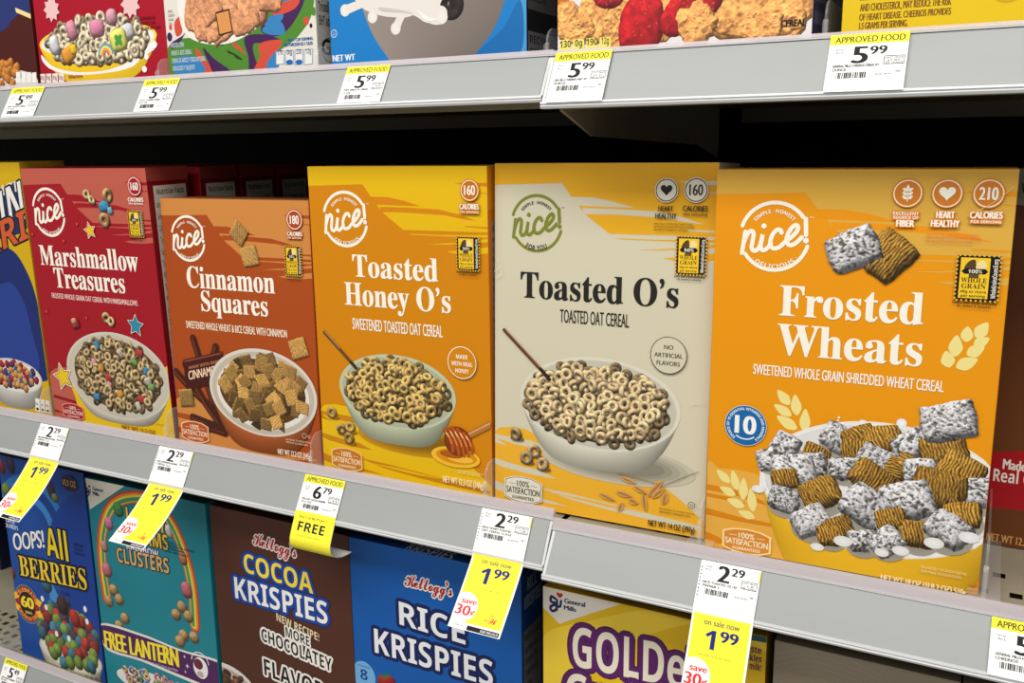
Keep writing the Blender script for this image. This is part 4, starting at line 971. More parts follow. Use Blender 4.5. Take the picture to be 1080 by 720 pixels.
# ================= other cartons on the middle shelf
Y0b = Carton('cereal_box', 'yellow cereal box with blue and orange lettering at the left edge, middle shelf', (-1.1475, .020, 0), .194, .056, .2935, 0, -.02, (206, 168, 16), (190, 150, 16), (150, 120, 14))
A = Y0b.front; A.part('blue_wave_print')
A.curve_poly([(-60, 215), (-20, 210), (23, 190), (26, 214), (30, 240), (0, 252), (-60, 262)], (34, 48, 92))
A.curve_poly([(-70, 300), (-20, 268), (10, 262), (30, 290), (42, 330), (50, 380), (52, 400), (30, 402), (0, 404), (-60, 412)], (30, 44, 104))
A.curve_poly([(-60, 350), (0, 300), (22, 312), (34, 352), (40, 392), (0, 400), (-60, 404)], (40, 64, 140))
A.part('title_lettering')
A.text('CAP\u2019N CRUNCH', 'B', (-70, 228), (24, 200), 218, (224, 220, 210), flat=False)
A.text('CRUN', 'B', (-36, 262), (26.5, 231), 224, (232, 230, 222), flat=False, outline=[(2.2, (30, 34, 60))])
A.text('BERRI', 'B', (-46, 286), (30, 251), 258, (204, 90, 44), flat=False, outline=[(2.2, (36, 26, 34))])
random.seed(51); A.part('bowl_picture'); c = A.P(14, 396); bowl(A, c, 52, 21, 40, .55, 3, (206, 202, 194), (224, 222, 216))
A.part('cereal_picture')
for p in pile(c, 44, 17, 8): 
    k = random.random(); blob(A, p, 5, 4, (206, 150, 84) if k < .6 else (50, 90, 150) if k < .75 else (170, 40, 50) if k < .9 else (90, 60, 110), random.uniform(0, 3), .8, .3, tilt=.6)
A.part('nutrition_tabs')
for i in range(4):
    x = 37.5+i*5.4; A.poly([(x, 419.5+i), (x+4.4, 420.5+i), (x+4.8, 434+i), (x+.4, 433+i)], (240, 238, 228)); p = A.P(x+2.4, 431+i); A.ell(p, 2.4, 1.8, (30, 30, 34)); A.fit('0g', 'B', p[0]-2, p[0]+2, p[1]+5, 3, (60, 60, 60))
Y0b.done()
Bb = Carton('cereal_box', 'dark brown cereal box with a red label, set back behind the frosted wheat box', (-.010, .1127, 0), .21, .05, .2840, .0, 0, (104, 56, 20), (90, 50, 20), (90, 60, 40))
A = Bb.front; A.part('red_band'); A.poly([(1030, 477), (1120, 474), (1120, 543), (1030, 533)], (168, 16, 28))
A.part('grey_band'); A.poly([(1060, 165), (1120, 165), (1120, 222), (1060, 214)], (150, 146, 138)); A.text('Whole', 'B', (1077, 202), (1110, 204), 192, (30, 26, 24))
A.part('band_lettering'); A.text('Made with', 'R', (1057.5, 495.5), (1106, 499), 485, (244, 234, 224), fat=.3); A.text('Real Cocoa', 'B', (1047, 508), (1118, 515), 495, (244, 236, 226))
A.part('net_weight'); A.text('NET WT 12.5 OZ (354g)', 'R', (1040, 571), (1118, 580), 563, (206, 150, 90), fat=.2)
Bb.done()

# ================= top shelf: only the lower ends of the boxes show
ZU = .3605
def tile_band(A, rows, a, b, col, h=.6, st='B'): A.lines(rows, a[0], b[0], a[1], b[1], col, h, st)
def toast(A, c, sx, sy, rot, base): pillow(A, c, sx, sy, rot, toast_col(base), .5, 40, .35, (-.3, random.uniform(-.4, .4)), 1.05, 1.0, .25)
U1 = Carton('cereal_box', 'dark maroon cereal box at the far left of the top shelf', (-1.1062, .020, ZU), .192, .055, .29, 0, 0, (74, 26, 20), group='cereal boxes on the top shelf')
A = U1.front; A.part('blue_wave_print'); A.curve_poly([(-40, -30), (20, -30), (37, 0), (40, 18), (26, 12), (14, 20), (0, 34), (-40, 40)], (40, 52, 110)); A.poly([(16, 8), (38, 14), (39, 19), (17, 13)], (236, 214, 150))
random.seed(61); A.part('bowl_picture'); c = A.P(12, 84); A.ell((c[0], c[1]-6), 46, 16, (214, 210, 204)); A.part('cereal_picture')
for p in pile((c[0]-22, c[1]+8), 40, 16, 9): blob(A, p, 5.6, 4.6, (208, 132, 58), random.uniform(0, 3), .7, .35, tilt=.6)
A.part('nutrition_tabs')
for i in range(4): A.poly([(17+i*5.6, 76+i*.2), (21.6+i*5.6, 75.6+i*.2), (22+i*5.6, 87), (17.4+i*5.6, 87.6)], (238, 236, 232))
U1.done()
U2 = Carton('cereal_box', 'bright red cereal box with a yellow bowl and pastel marshmallow shapes', (-.9090, .020, ZU), .1885, .055, .29, 0, 0, (166, 12, 36), group='cereal boxes on the top shelf')
A = U2.front; A.part('bowl_picture')
random.seed(62)
l, r = A.P(42, 50), A.P(166, 44); c = ((l[0]+r[0])/2, l[1]+2); rx = (r[0]-l[0])/2
bowl(A, c, rx, 17, 42, .6, 3, (244, 212, 60), (232, 232, 228), body=(246, 204, 34), shade=.10)
A.curve_poly([(44, 58), (56, 70), (80, 76), (112, 74), (138, 64), (150, 54), (160, 44), (166, 46), (163, 52), (150, 60), (140, 70), (118, 76), (80, 79), (56, 74), (46, 66)], (238, 238, 236))
A.part('cereal_picture')
hi = A.P(100, 17)[1]; lo = A.P(100, 70)[1]; cc = (c[0], (hi+lo)/2); pr_ = (hi-lo)/2
A.ell(cc, rx*.84, pr_*.98, (150, 120, 84), n=40)
for p in pile(cc, rx*.88, pr_, 10): oat_ring(A, p, 6.4, (206, 184, 150), tone=.8, tilt=1.2)
for p in pile(cc, rx*.84, pr_*.92, 10.5): oat_ring(A, p, 6.6*random.uniform(.85, 1.1), (224, 204, 172), tone=1.06, tilt=1.2)
for x, y, cl, sx, sy in ((76, 32, (222, 150, 168), 8, 10), (103, 30, (224, 140, 168), 11, 9), (118, 18, (222, 160, 176), 8, 8), (58, 48, (226, 224, 226), 8, 10), (134, 34, (214, 214, 216), 11, 8)): blob(A, A.P(x, y), sx, sy, cl, random.uniform(-.4, .4), .8, .08)
p = A.P(73.5, 57); blob(A, p, 11, 8, (240, 160, 60), .4, .6, .08); blob(A, (p[0]+7, p[1]+4), 5, 5, (240, 206, 40), .2, .6, .08)
p = A.P(125.5, 42.5); blob(A, p, 12.5, 11, (236, 232, 120), .2, .6, .06)
for a in (0, 1, 2, 3): A.ell((p[0]+3.4*math.cos(a*PI/2+.8), p[1]+3.4*math.sin(a*PI/2+.8)), 3.4, 2.6, (70, 150, 60), a*PI/2+.8)
p = A.P(112.5, 58)
for i, cl in enumerate(((90, 160, 190), (232, 220, 110), (232, 160, 80), (206, 110, 100))): A.ring(p, 10-i*2.2, 2.3, cl, .1, 3.0)
for x, y, r_ in ((155, 60, 3), (153, 73, 3.4), (163, 47, 4)): A.ell(A.P(x, y), r_, r_*.9, (240, 240, 240))
for x, y, s_ in ((55, 10, 11), (138, 4, 12)):
    A.part('pink_burst_print', x)
    p = A.P(x, y); A.polyuv([(p[0]+s_*(1.15 if i % 2 else .8)*math.cos(i*PI/9), p[1]+s_*(1.15 if i % 2 else .8)*math.sin(i*PI/9)) for i in range(18)], (232, 190, 190))
A.part('nutrition_tabs')
for i in range(4): A.poly([(42.5+i*6.7, 78.2-i*.3), (48+i*6.7, 77.8-i*.3), (48.4+i*6.7, 87), (42.7+i*6.7, 87.6)], (236, 226, 220)); A.fit('0g', 'B', A.P(43.5+i*6.7, 84)[0], A.P(47+i*6.7, 84)[0], A.P(44+i*6.7, 84)[1], 4, (150, 20, 40))
A.text('Gluten', 'B', (73, 82.5), (87.5, 81.5), 79.2, (150, 30, 50))
A.part('small_print'); tile_band(A, ['MARSHMALLOW', 'SHAPES LIKE', 'COLORS MAY VARY'], A.P(148, 17), A.P(170, 31), (100, 6, 20))
U2.done()
U3 = Carton('cereal_box', 'white cereal box with green, purple and orange swirls under a white bowl', (-.7205, .020, ZU), .1815, .050, .29, 0, 0, (222, 217, 206), (196, 192, 184), group='cereal boxes on the top shelf')
A = U3.front; A.part('swirl_print')
GR, PU, OR, BL = (78, 132, 44), (66, 30, 82), (206, 76, 56), (52, 126, 186)
A.curve_poly([(300, -40), (332, -40), (330, 10), (318, 34), (300, 50), (280, 60), (262, 74), (225, 80), (200, 82), (190, 60), (186, 45), (200, 40), (240, 45), (280, 20)], GR)
A.curve_poly([(300, -40), (318, -40), (322, -5), (312, 20), (298, 36), (284, 38), (275, 30), (290, 10)], PU)
A.curve_poly([(277, 30), (295, 22), (300, 36), (282, 36)], BL)
A.curve_poly([(288, 8), (306, -4), (316, -2), (312, 8), (298, 15), (288, 16)], OR); A.curve_poly([(290, -8), (310, -14), (312, -3), (296, 2)], BL)
A.curve_poly([(284, 18), (298, 15), (296, 22), (280, 28)], BL)
A.curve_poly([(258, 40), (276, 36), (296, 42), (290, 48), (268, 46), (270, 64), (278, 78), (264, 78), (262, 60)], PU)
A.curve_poly([(274, 46), (296, 42), (294, 52), (284, 64), (276, 78), (268, 74), (274, 60)], OR); A.curve_poly([(284, 62), (296, 52), (292, 76), (280, 78)], BL)
A.curve_poly([(175, 56), (186, 44), (212, 50), (206, 76), (178, 80)], GR); A.curve_poly([(206, 50), (216, 62), (226, 76), (214, 78)], OR); A.curve_poly([(214, 50), (226, 62), (244, 76), (228, 80), (220, 66)], PU); A.curve_poly([(186, 62), (206, 60), (216, 76), (186, 78)], BL)
A.curve_poly([(244, 44), (252, 48), (260, 58), (254, 54), (248, 50)], OR)
A.curve_poly([(180, 46), (192, 38), (196, 34), (190, 44), (182, 52)], PU); A.curve_poly([(184, 24), (190, 18), (192, 34), (186, 38)], OR)
for x, y, r_, cl in ((331, 12, 3, GR), (323, 22, 3, OR), (179, 39, 3.4, PU), (180, 29, 2, OR), (328, 27, 1.6, (20, 20, 20)), (234, 45, 2.2, (16, 16, 16)), (241, 43, 2.2, (16, 16, 16))): A.ell(A.P(x, y), r_, r_*1.2, cl)
A.curve_poly([(240, 53), (250, 58), (256, 63), (250, 62), (246, 58), (241, 56)], (40, 60, 24))
random.seed(63); A.part('bowl_picture')
A.curve_poly([(190, -6), (190, 22), (198, 38), (216, 46), (240, 46), (262, 36), (276, 22), (288, 4), (300, -16), (286, -20), (230, -30)], (234, 230, 222))
A.part('cereal_picture')
for x, y, sx, sy, rt in ((206, 8, 22, 12, 1.2), (222, 20, 18, 22, .3), (212, 26, 12, 16, .5), (246, 8, 26, 24, .2), (268, 2, 20, 22, -.3), (236, 26, 22, 14, .5), (258, 22, 18, 12, .4), (228, 34, 14, 8, .3), (220, 4, 14, 18, .5), (284, -6, 14, 16, 0)): toast(A, A.P(x, y), sx, sy, rt, (204, 146, 106))
A.part('square_piece_print'); q = [(227, 13), (242, 9), (246, 34), (231, 38)]; A.poly(q, (48, 26, 16)); A.poly([(228.2, 14.6), (241, 11), (244.6, 32.6), (232, 36)], (216, 146, 82))
A.part('nutrition_tabs')
A.text('PER 1 CUP SERVING', 'R', (304, 43.5), (330, 42.5), 40.4, (40, 90, 150), fat=.2); A.text('PER PORCION DE 1 TAZA', 'R', (300, 48.8), (330, 47.6), 45.4, (40, 90, 150), fat=.2)
for i in range(4):
    x = 291+i*10; A.poly([(x, 54-i*.6), (x+9, 53-i*.6), (x+9, 67.5), (x, 68.5)], (120, 150, 190)); A.poly([(x+.7, 54.8-i*.6), (x+8.4, 53.8-i*.6), (x+8.4, 67), (x+.7, 68)], (230, 228, 222)); p = A.P(x+4.5, 58-i*.5); A.fit(('170', '0g', '230', '12g')[i], 'B', p[0]-3, p[0]+3, p[1], 4.2, (40, 50, 70))
    if i in (1, 2): q = A.P(x+4.5, 65.5); A.ell(q, 4, 2.2, (30, 100, 180))
A.part('small_print'); tile_band(A, ['FROSTED CORN', 'WHEAT & RICE CEREAL', 'CEREAL DE ARROZ Y TRIGO INTEGRAL', 'ENDULZADO Y CRUJIENTE'], A.P(180, 44), A.P(218, 74), (196, 212, 220)); tile_band(A, ['SERVING', 'SUGGESTION', 'ENLARGED', 'DETAIL'], A.P(177, 10), A.P(185, 27), (120, 118, 116), st='R')
S = U3.side; S.part('side_panel_print'); S.lines(['Ingredients: Whole', 'Grain Wheat, Rice', 'Flour, Sugar, Oil', 'Fructose, Maltodex', 'Dextrose, Salt', 'Cinnamon, Color', 'Soy Lecithin', 'Trisodium', 'BHT added'], 4, U3.d-5, 150, 46, (24, 24, 24), .72, 'B'); S.fit('G', 'B', 6, 18, 24, 13, (20, 20, 20)); S.ring((16, 28), 10, .8, (60, 60, 60))
U3.done()
U4 = Carton('cereal_box', 'sky-blue cereal box with a grey bowl and splashing milk', (-.5245, .020, ZU), .1893, .055, .29, 0, 0, (18, 122, 194), (30, 30, 32), group='cereal boxes on the top shelf')
A = U4.front; A.part('blue_edge_print'); A.polyuv([(U4.w-5, 0), (U4.w, 0), (U4.w, U4.h), (U4.w-5, U4.h)], (70, 152, 206)); A.curve_poly([(500, 60), (530, 30), (549, 0), (551, 50), (530, 60)], (14, 104, 172))
A.part('bowl_picture')
n = 24
Lf = catmull([A.P(378, -10), A.P(384, 14), A.P(394, 38), A.P(410, 62), A.P(418, 70)], 6); Rt = catmull([A.P(536, -14), A.P(530, 8), A.P(520, 32), A.P(504, 54), A.P(496, 66)], 6)
V, C_ = [], []
for i in range(len(Lf)):
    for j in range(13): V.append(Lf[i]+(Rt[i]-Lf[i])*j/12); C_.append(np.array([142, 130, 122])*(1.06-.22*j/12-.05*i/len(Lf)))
A.raw(V, [((i+1)*13+j, (i+1)*13+j+1, i*13+j+1, i*13+j) for i in range(len(Lf)-1) for j in range(12)], np.array(C_))
A.part('cereal_picture'); random.seed(64)
for x, y in ((424, -3), (440, -5), (470, 2), (476, 5), (458, -6)): oat_ring(A, A.P(x, y), 12, (58, 46, 44), tone=1.0, tilt=1.0)
A.part('milk_picture'); MK = (226, 220, 212)
A.curve_poly([(376, -6), (400, -10), (440, -12), (466, -8), (464, 6), (466, 14), (468, 20), (462, 23), (450, 24), (440, 18), (430, 14), (420, 17), (408, 14), (396, 12), (388, 6)], MK)
A.curve_poly([(372, -12), (378, 4), (388, 12), (400, 16), (412, 18), (430, 18), (440, 10), (436, -12)], MK); A.curve_poly([(436, 8), (446, 20), (458, 26), (468, 24), (472, 16), (466, 6)], MK)
for q, w_, t_ in (([(388, 2), (376, 6), (364, 11)], 6, 8), ([(394, 8), (393, 14), (393, 18)], 5, 8), ([(428, 10), (422, 20), (417.5, 30)], 5.5, 8), ([(462, 14), (466, 18), (466, 18)], 6, 9)):
    A.strokepx(q, w_, MK, taper=t_); A.ell(A.P(*q[-1]), t_*.62, t_*.62, (236, 230, 222), edge=MK)
A.curve_poly([(400, 8), (420, 10), (436, 14), (420, 13), (404, 12)], (200, 192, 184)); A.curve_poly([(440, 10), (452, 18), (462, 20), (450, 22)], (240, 236, 230))
A.part('net_weight'); A.text('NET WT', 'R', (351.5, 65.3), (374.5, 63), 58.8, (230, 238, 244), fat=.35); A.ring(A.P(352.5, 35.5), 3, .6, (200, 224, 240)); A.fit('U', 'R', A.P(352.5, 35.5)[0]-1.2, A.P(352.5, 35.5)[0]+1.2, A.P(352.5, 35.5)[1]-1.4, 2.8, (200, 224, 240))
S = U4.side; S.part('side_panel_print'); S.polyuv([(2, 46), (U4.d-2, 46), (U4.d-2, 160), (2, 160)], (92, 90, 88)); S.polyuv([(2, 8), (U4.d-2, 8), (U4.d-2, 30), (2, 30)], (110, 108, 106)); S.lines(['PARTIALLY PRODUCED', 'CONTAINS WHEAT', 'SOY. MAY CONTAIN', 'MILK. DIST. BY', 'LAKEVILLE MN'], 5, U4.d-6, 110, 50, (40, 38, 38), .6, 'B'); S.lines(['RECYCLE', 'CARTON'], 5, U4.d-8, 29, 10, (30, 30, 30), .6, 'B')
U4.done()
U5 = Carton('cereal_box', 'white cereal box with golden flakes and red strawberries', (-.3000, .0, ZU-.0015), .1812, .050, .29, 0, 0, (216, 214, 214), (58, 56, 92), group='cereal boxes on the top shelf')
A = U5.front; random.seed(65); A.part('milk_picture'); A.curve_poly([(588, 46), (592, 20), (600, -10), (630, -30), (850, -30), (858, 20), (850, 60), (700, 70), (590, 60)], (226, 224, 226)); A.curve_poly([(584, -20), (606, -20), (600, 2), (592, 16), (586, 10)], (200, 110, 40))
A.part('cereal_picture')
def flake(x, y, sx, sy, rt, base=(206, 142, 80)): pillow(A, A.P(x, y), sx, sy, rt, toast_col((232, 168, 98)), .9, 48, .4, (-.2, random.uniform(-.3, .3)), 1.06, 2.2, .35, 3)
def berry(x, y, sx, sy, rt):
    p = A.P(x, y); pillow(A, p, sx, sy, rt, toast_col((196, 30, 40)), .95, 36, .6, (-.1, .1), 1.0, .6, .12, 2.4)
    for i in range(16):
        a, r_ = random.uniform(0, 6.28), random.uniform(.1, .8); A.ell((p[0]+sx*r_*math.cos(a), p[1]+sy*r_*math.sin(a)), .5, .7, (206, 84, 60), n=8)
for q in ((599, 22, 11, 15, .2), (627, 22, 15, 19, -.1), (652, 30, 11, 15, .3), (610, 34, 13, 9, .2), (690, 4, 18, 20, .3), (706, 18, 8, 16, -.4), (742, 20, 15, 14, .6), (738, 30, 11, 11, .3), (790, 8, 30, 22, .1), (832, 10, 18, 22, -.3), (815, 24, 22, 10, .15), (780, 30, 20, 6, -.1), (660, 6, 10, 14, .4)): flake(*q)
berry(676, 27, 17, 22, -.2); berry(722, 8, 12, 22, -.7); berry(642, -6, 12, 10, 0); berry(748, -4, 10, 14, -.4)
for q in ((806, 30, 16, 8, .1), (735, 26, 14, 14, .5)): flake(*q)
A.part('product_lettering'); A.text('CEREAL', 'R', (823.5, 29), (850, 26.8), 21.8, (40, 26, 20), fat=.3)
A.part('nutrition_tabs')
for i in range(4):
    x = 590.5+i*14; A.poly([(x, 45-i*1.0), (x+.5, 42.6-i), (x+6, 41.8-i), (x+11.4, 42.4-i), (x+12, 44.5-i), (x+12, 60), (x, 60)], (238, 224, 110)); p = A.P(x+6, 51.5-i*1.2); A.fit(('130', '0g', '190', '12g')[i], 'B', p[0]-(4.4 if i in (0, 2) else 2.8), p[0]+(4.4 if i in (0, 2) else 2.8), p[1]+1, 4.6, (40, 36, 20))
S = U5.side; S.part('side_panel_print')
for i in range(7): S.polyuv([(6+i*1.2, 20+i*14), (U5.d-6, 22+i*14), (U5.d-6, 30+i*14), (6+i*1.2, 28+i*14)], (92, 90, 120))
U5.done()
U6 = Carton('cereal_box', 'bright yellow cereal box with brown small print at the top right', (-.1008, .0, ZU-.0015), .196, .055, .29, 0, 0, (224, 190, 12), (200, 160, 12), group='cereal boxes on the top shelf')
A = U6.front; A.part('health_note'); BR = (128, 88, 10)
A.text('AND CHOLESTEROL, MAY REDUCE THE RISK', 'R', (907, 10.6), (1003, 6.5), 3, BR, fat=.18); A.text('OF HEART DISEASE. CHEERIOS PROVIDES', 'R', (906.3, 20.8), (1002.6, 16.2), 14, BR, fat=.18); A.text('1.5 GRAMS PER SERVING.', 'R', (906, 31), (957, 27.5), 24.2, BR, fat=.18); A.text('SOLUBLE FIBER FROM OATS AND', 'R', (907, 0), (975, -4), -6.4, BR, fat=.18)
A.curve_poly([(1036, -14), (1052, 1), (1070, 1), (1090, -12), (1060, -20)], (206, 160, 10))
U6.done()

# ================= bottom shelf
ZL = -.325
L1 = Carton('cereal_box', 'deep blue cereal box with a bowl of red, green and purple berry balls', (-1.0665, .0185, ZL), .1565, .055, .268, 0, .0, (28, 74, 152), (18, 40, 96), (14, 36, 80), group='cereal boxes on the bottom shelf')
A = L1.front; A.part('blue_burst_print')
for i, cl in enumerate(((50, 116, 186), (22, 60, 130), (56, 128, 196), (26, 70, 146))):
    p = A.P(34, 556); A.ring(p, 62-i*12, 10, cl, .3, 3.3)
A.curve_poly([(52, 560), (86, 520), (112, 600), (120, 720), (96, 720), (70, 640)], (24, 62, 146)); A.curve_poly([(50, 610), (60, 625), (70, 655), (58, 650)], (70, 140, 204))
A.part('berry_picture'); random.seed(71)
BC = [(170, 62, 56), (126, 152, 70), (84, 66, 84), (72, 128, 146)]
for x, y, k, sx, sy in ((2, 492, 0, 6, 10), (11, 489, 2, 8, 13), (7, 517, 1, 9, 10), (49, 616, 3, 10, 12), (54, 517, 2, 7, 13), (58, 525, 1, 6, 6), (13, 604, 0, 6, 8), (5, 583, 1, 5, 9)): blob(A, A.P(x, y), sx, sy, BC[k], .2, 1, .25, .9)
A.part('bowl_picture'); c = A.P(74, 690); bowl(A, c, 58, 22, 46, .6, 3, (196, 188, 164), (220, 216, 204), body=(204, 194, 166))
A.part('berry_pile_picture')
top_v, bot_v = A.P(80, 645)[1], A.P(80, 702)[1]
for p in pile((c[0]+1, (top_v+bot_v)/2), 55, (top_v-bot_v)/2+5, 13.5): blob(A, p, 8.4, 9.6, random.choice(BC), random.uniform(-.4, .4), 1, .3, random.uniform(.85, 1.1))
blob(A, A.P(66, 638), 10, 13, (70, 50, 54), .2, 1, .3); blob(A, A.P(79, 652), 9, 12, (190, 56, 48), .2, 1, .3)
for x, y in ((49, 640), (90, 642), (92, 655), (60, 668), (73, 673), (45, 631)): A.ell(A.P(x, y), 3, 4, (236, 234, 236))
A.part('title_lettering'); A.text('OOPS!', 'R', (15.6, 580), (47.4, 577), 563, (238, 236, 230), flat=False, fat=.7, outline=[(1.0, (20, 40, 90))]); A.text('All', 'B', (50.5, 585), (73, 592), 556, (240, 208, 30), flat=False, outline=[(2.2, (22, 26, 44))])
A.text('BERRIES', 'S', (22, 606), (92.5, 622), 586, (244, 206, 44), flat=False, outline=[(3.0, (26, 30, 48))])
A.text('CAP\u2019N', 'B', (7, 551), (15.5, 551), 547, (220, 220, 220)); A.text('CRUNCH\u2019S', 'B', (6, 556.5), (19.5, 557.5), 552.5, (220, 220, 220))
A.part('small_print'); tile_band(A, ['SWEETENED', 'CORN AND', 'OAT CEREAL'], A.P(77.5, 571), A.P(90, 588), (20, 40, 84)); A.text('11.5 OZ CEREAL', 'R', (61, 625), (75, 629), 622, (20, 30, 60))
A.part('weight_badge'); p = A.P(73.4, 509.5); A.ell(p, 14.5, 10, (58, 30, 76), -.05); A.fit('10.3 OZ', 'R', p[0]-11.5, p[0]+11.5, p[1]-3.6, 7.4, (236, 190, 50))
A.part('anniversary_badge'); p = A.P(29.5, 636.7); A.ell(p, 25, 27, (70, 120, 150), n=40); A.ell(p, 22.5, 24.5, (156, 40, 48), n=40); A.ell(p, 14.5, 17, (36, 26, 36), n=40)
for a in (0.3, 2.8, 5.9, 3.5): A.polyuv([(p[0]+24*math.cos(a-.25), p[1]+24*math.sin(a-.25)), (p[0]+31*math.cos(a), p[1]+31*math.sin(a)), (p[0]+24*math.cos(a+.25), p[1]+24*math.sin(a+.25)), (p[0]+16*math.cos(a), p[1]+17*math.sin(a))], (244, 190, 40))
A.fit('60', 'R', p[0]-11.5, p[0]+11.5, p[1]-5, 15, (248, 220, 50), fat=1.3); A.fit('years', 'R', p[0]-6, p[0]+7, p[1]-13, 5, (206, 190, 90), fat=.3)
A.arc_text('CELEBRATE', 'B', p, 16.8, 5.2, PI/2, (246, 170, 50), span=2.3); A.arc_text('CRUNCH TIME', 'B', p, 17, 5, -PI/2, (246, 170, 50), span=2.3, inward=True)
A.part('nutrition_tabs')
for i in range(4): q = A.P(92+i*5, 714+i*1.0); A.ring(q, 2.6, .5, (90, 84, 70)); A.fit('0g', 'B', q[0]-1.8, q[0]+1.8, q[1]-1, 2.6, (90, 84, 70))
L1.done()
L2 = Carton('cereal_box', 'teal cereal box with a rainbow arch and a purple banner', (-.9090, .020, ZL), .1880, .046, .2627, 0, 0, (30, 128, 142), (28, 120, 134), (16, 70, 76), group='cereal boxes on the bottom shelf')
A = L2.front; A.part('maker_emblem'); A.poly([(85, 503), (131, 512.5), (95, 537)], (226, 222, 206))
def g_logo(A, c, s_, words_):
    NV = (34, 40, 92)
    A.stroke([(c[0]+s_*.05, c[1]+s_*.55), (c[0]-s_*.45, c[1]+s_*.75), (c[0]-s_*.5, c[1]+s_*.2), (c[0]+s_*.0, c[1]+s_*.1), (c[0]+s_*.1, c[1]-s_*.5), (c[0]-s_*.4, c[1]-s_*.8), (c[0]-s_*.55, c[1]-s_*.4), (c[0]-s_*.1, c[1]-s_*.05)], s_*.3, NV)
    A.stroke([(c[0]+s_*.15, c[1]+s_*.5), (c[0]+s_*.2, c[1]-s_*.1), (c[0]+s_*.5, c[1]-s_*.1), (c[0]+s_*.6, c[1]+s_*.5)], s_*.26, NV); heart(A, (c[0]+s_*.45, c[1]+s_*1.05), s_*.35, (190, 40, 40))
    for w_, a, b_, h_ in words_: A.text(w_, 'R', a, b_, h_, NV, flat=False, fat=.3)
g_logo(A, A.P(93, 518.5), 6.5, (('General', (98, 516.5), (108.5, 519), 513), ('Mills', (98.2, 521.5), (104.5, 523.2), 517.8)))
A.part('rainbow_print')
base = [(113, 632), (108, 596), (108, 560), (118, 533), (138, 524), (160, 528), (180, 550), (194, 582), (203, 620), (206, 660)]
B_ = np.array([A.P(*q) for q in base])
for off, w_, cl in ((0, 15, (196, 60, 44)), (0.9, 12, (226, 130, 50)), (1.6, 8, (232, 206, 60)), (2.6, 4.5, (70, 150, 100))):
    ctr = np.array(A.P(152, 620)); d = ctr-B_; B2 = B_+d/np.linalg.norm(d, axis=1, keepdims=True)*off; A.stroke(B2, w_, cl)
A.part('charm_picture'); random.seed(72)
for x, y, cl, sx, sy in ((115, 552, (206, 130, 160), 7, 8), (125, 537, (70, 140, 80), 8, 9), (113, 601, (210, 120, 140), 8, 9), (178, 560, (220, 218, 214), 5, 8), (193, 588, (206, 130, 90), 6, 9), (197, 622, (206, 110, 120), 8, 10), (110, 576, (206, 150, 140), 6, 7)): blob(A, A.P(x, y), sx, sy, cl, .2, .8, .15)
for x, y in ((120, 622), (115, 634), (126, 632), (132, 652), (126, 660), (192, 640), (186, 648), (199, 650), (194, 670), (205, 672), (190, 676)): blob(A, A.P(x, y), 7.5, 7.5, (190, 154, 104), random.uniform(0, 3), 1, .45, 1.0, 2)
A.part('title_lettering')
A.text('LUCKY', 'B', (134, 549), (176, 563), 534, (222, 186, 60), flat=False, outline=[(1.2, (70, 50, 20))]); A.text('CHARMS', 'B', (130, 568), (178, 580), 553, (222, 186, 60), flat=False, outline=[(1.2, (70, 50, 20))])
A.text('RAINBOW', 'B', (134, 578), (168, 588), 571, (226, 226, 226), flat=False, outline=[(.9, (40, 50, 110))]); A.text('CLUSTERS', 'B', (124.5, 592), (179, 604.5), 577, (204, 168, 116), flat=False, outline=[(1.2, (70, 46, 26))])
A.part('small_print'); tile_band(A, ['NATURALLY &', 'ARTIFICIALLY FLAVORED', 'SWEETENED CORN', 'CEREAL WITH OATS'], A.P(171, 568), A.P(206, 590), (20, 66, 100))
A.part('purple_banner'); A.curve_poly([(107, 657), (150, 668), (190, 684), (234, 698), (236, 720), (236, 732), (190, 714), (150, 697), (113, 684)], (226, 222, 214)); A.curve_poly([(107, 659), (150, 670.5), (190, 686), (234, 700), (236, 715), (236, 728), (190, 711), (150, 694.5), (113, 681.5)], (78, 34, 88))
A.text('FREE LANTERN', 'R', (112, 682.5), (189, 703), 665, (244, 222, 50), flat=False, fat=1.1); A.text('with purchase of two specially marked boxes and a store purchase', 'R', (114, 681+5), (188, 708), 683, (206, 190, 210), flat=False)
for x, y, r_ in ((195, 692, 2.4), (198, 702, 3.4), (196, 708, 2), (206, 690, 2)): 
    p = A.P(x, y); A.polyuv([(p[0]+r_*(1 if i % 2 == 0 else .3)*math.cos(i*PI/4), p[1]+r_*(1 if i % 2 == 0 else .3)*math.sin(i*PI/4)) for i in range(8)], (236, 226, 240))
A.part('lantern_picture'); p = A.P(212, 704); A.ring((p[0], p[1]+6), 13, 1.2, (230, 226, 226), .1, 3.0); A.ell(p, 11, 13, (236, 232, 232), n=36); A.ell((p[0]-3, p[1]+4), 7, 6.5, (110, 40, 56)); A.ell((p[0]-1, p[1]-8), 5, 4, (190, 170, 170))
A.part('bowl_picture'); c = A.P(165, 724); A.ell((c[0], c[1]), 66, 16, (226, 222, 214), n=40)
for p in pile((c[0], c[1]+3), 56, 13, 10): oat_ring(A, p, 6, random.choice([(206, 176, 120), (206, 176, 120), (200, 130, 150), (120, 170, 110), (130, 150, 200)]))
S = L2.side; S.part('nutrition_panel'); S.polyuv([(6, 20), (L2.d-5, 20), (L2.d-5, L2.h-22), (6, L2.h-22)], (176, 180, 176)); S.lines(['Nutrition Facts', 'Serving 1 cup', 'Calories', 'Total Fat', 'Sodium', 'Carbs', 'Fiber', 'Sugars', 'Protein']*2, 8, L2.d-7, L2.h-26, 30, (16, 22, 26), .75, 'B')
L2.done()
def kell(A, a, b, ytop, slope_pts=None):
    A.part('maker_script')
    A.text('Kellogg\u2019s', 'C', a, b, ytop, (176, 26, 40), flat=False, fat=.35, outline=[(1.5, (236, 232, 224))])
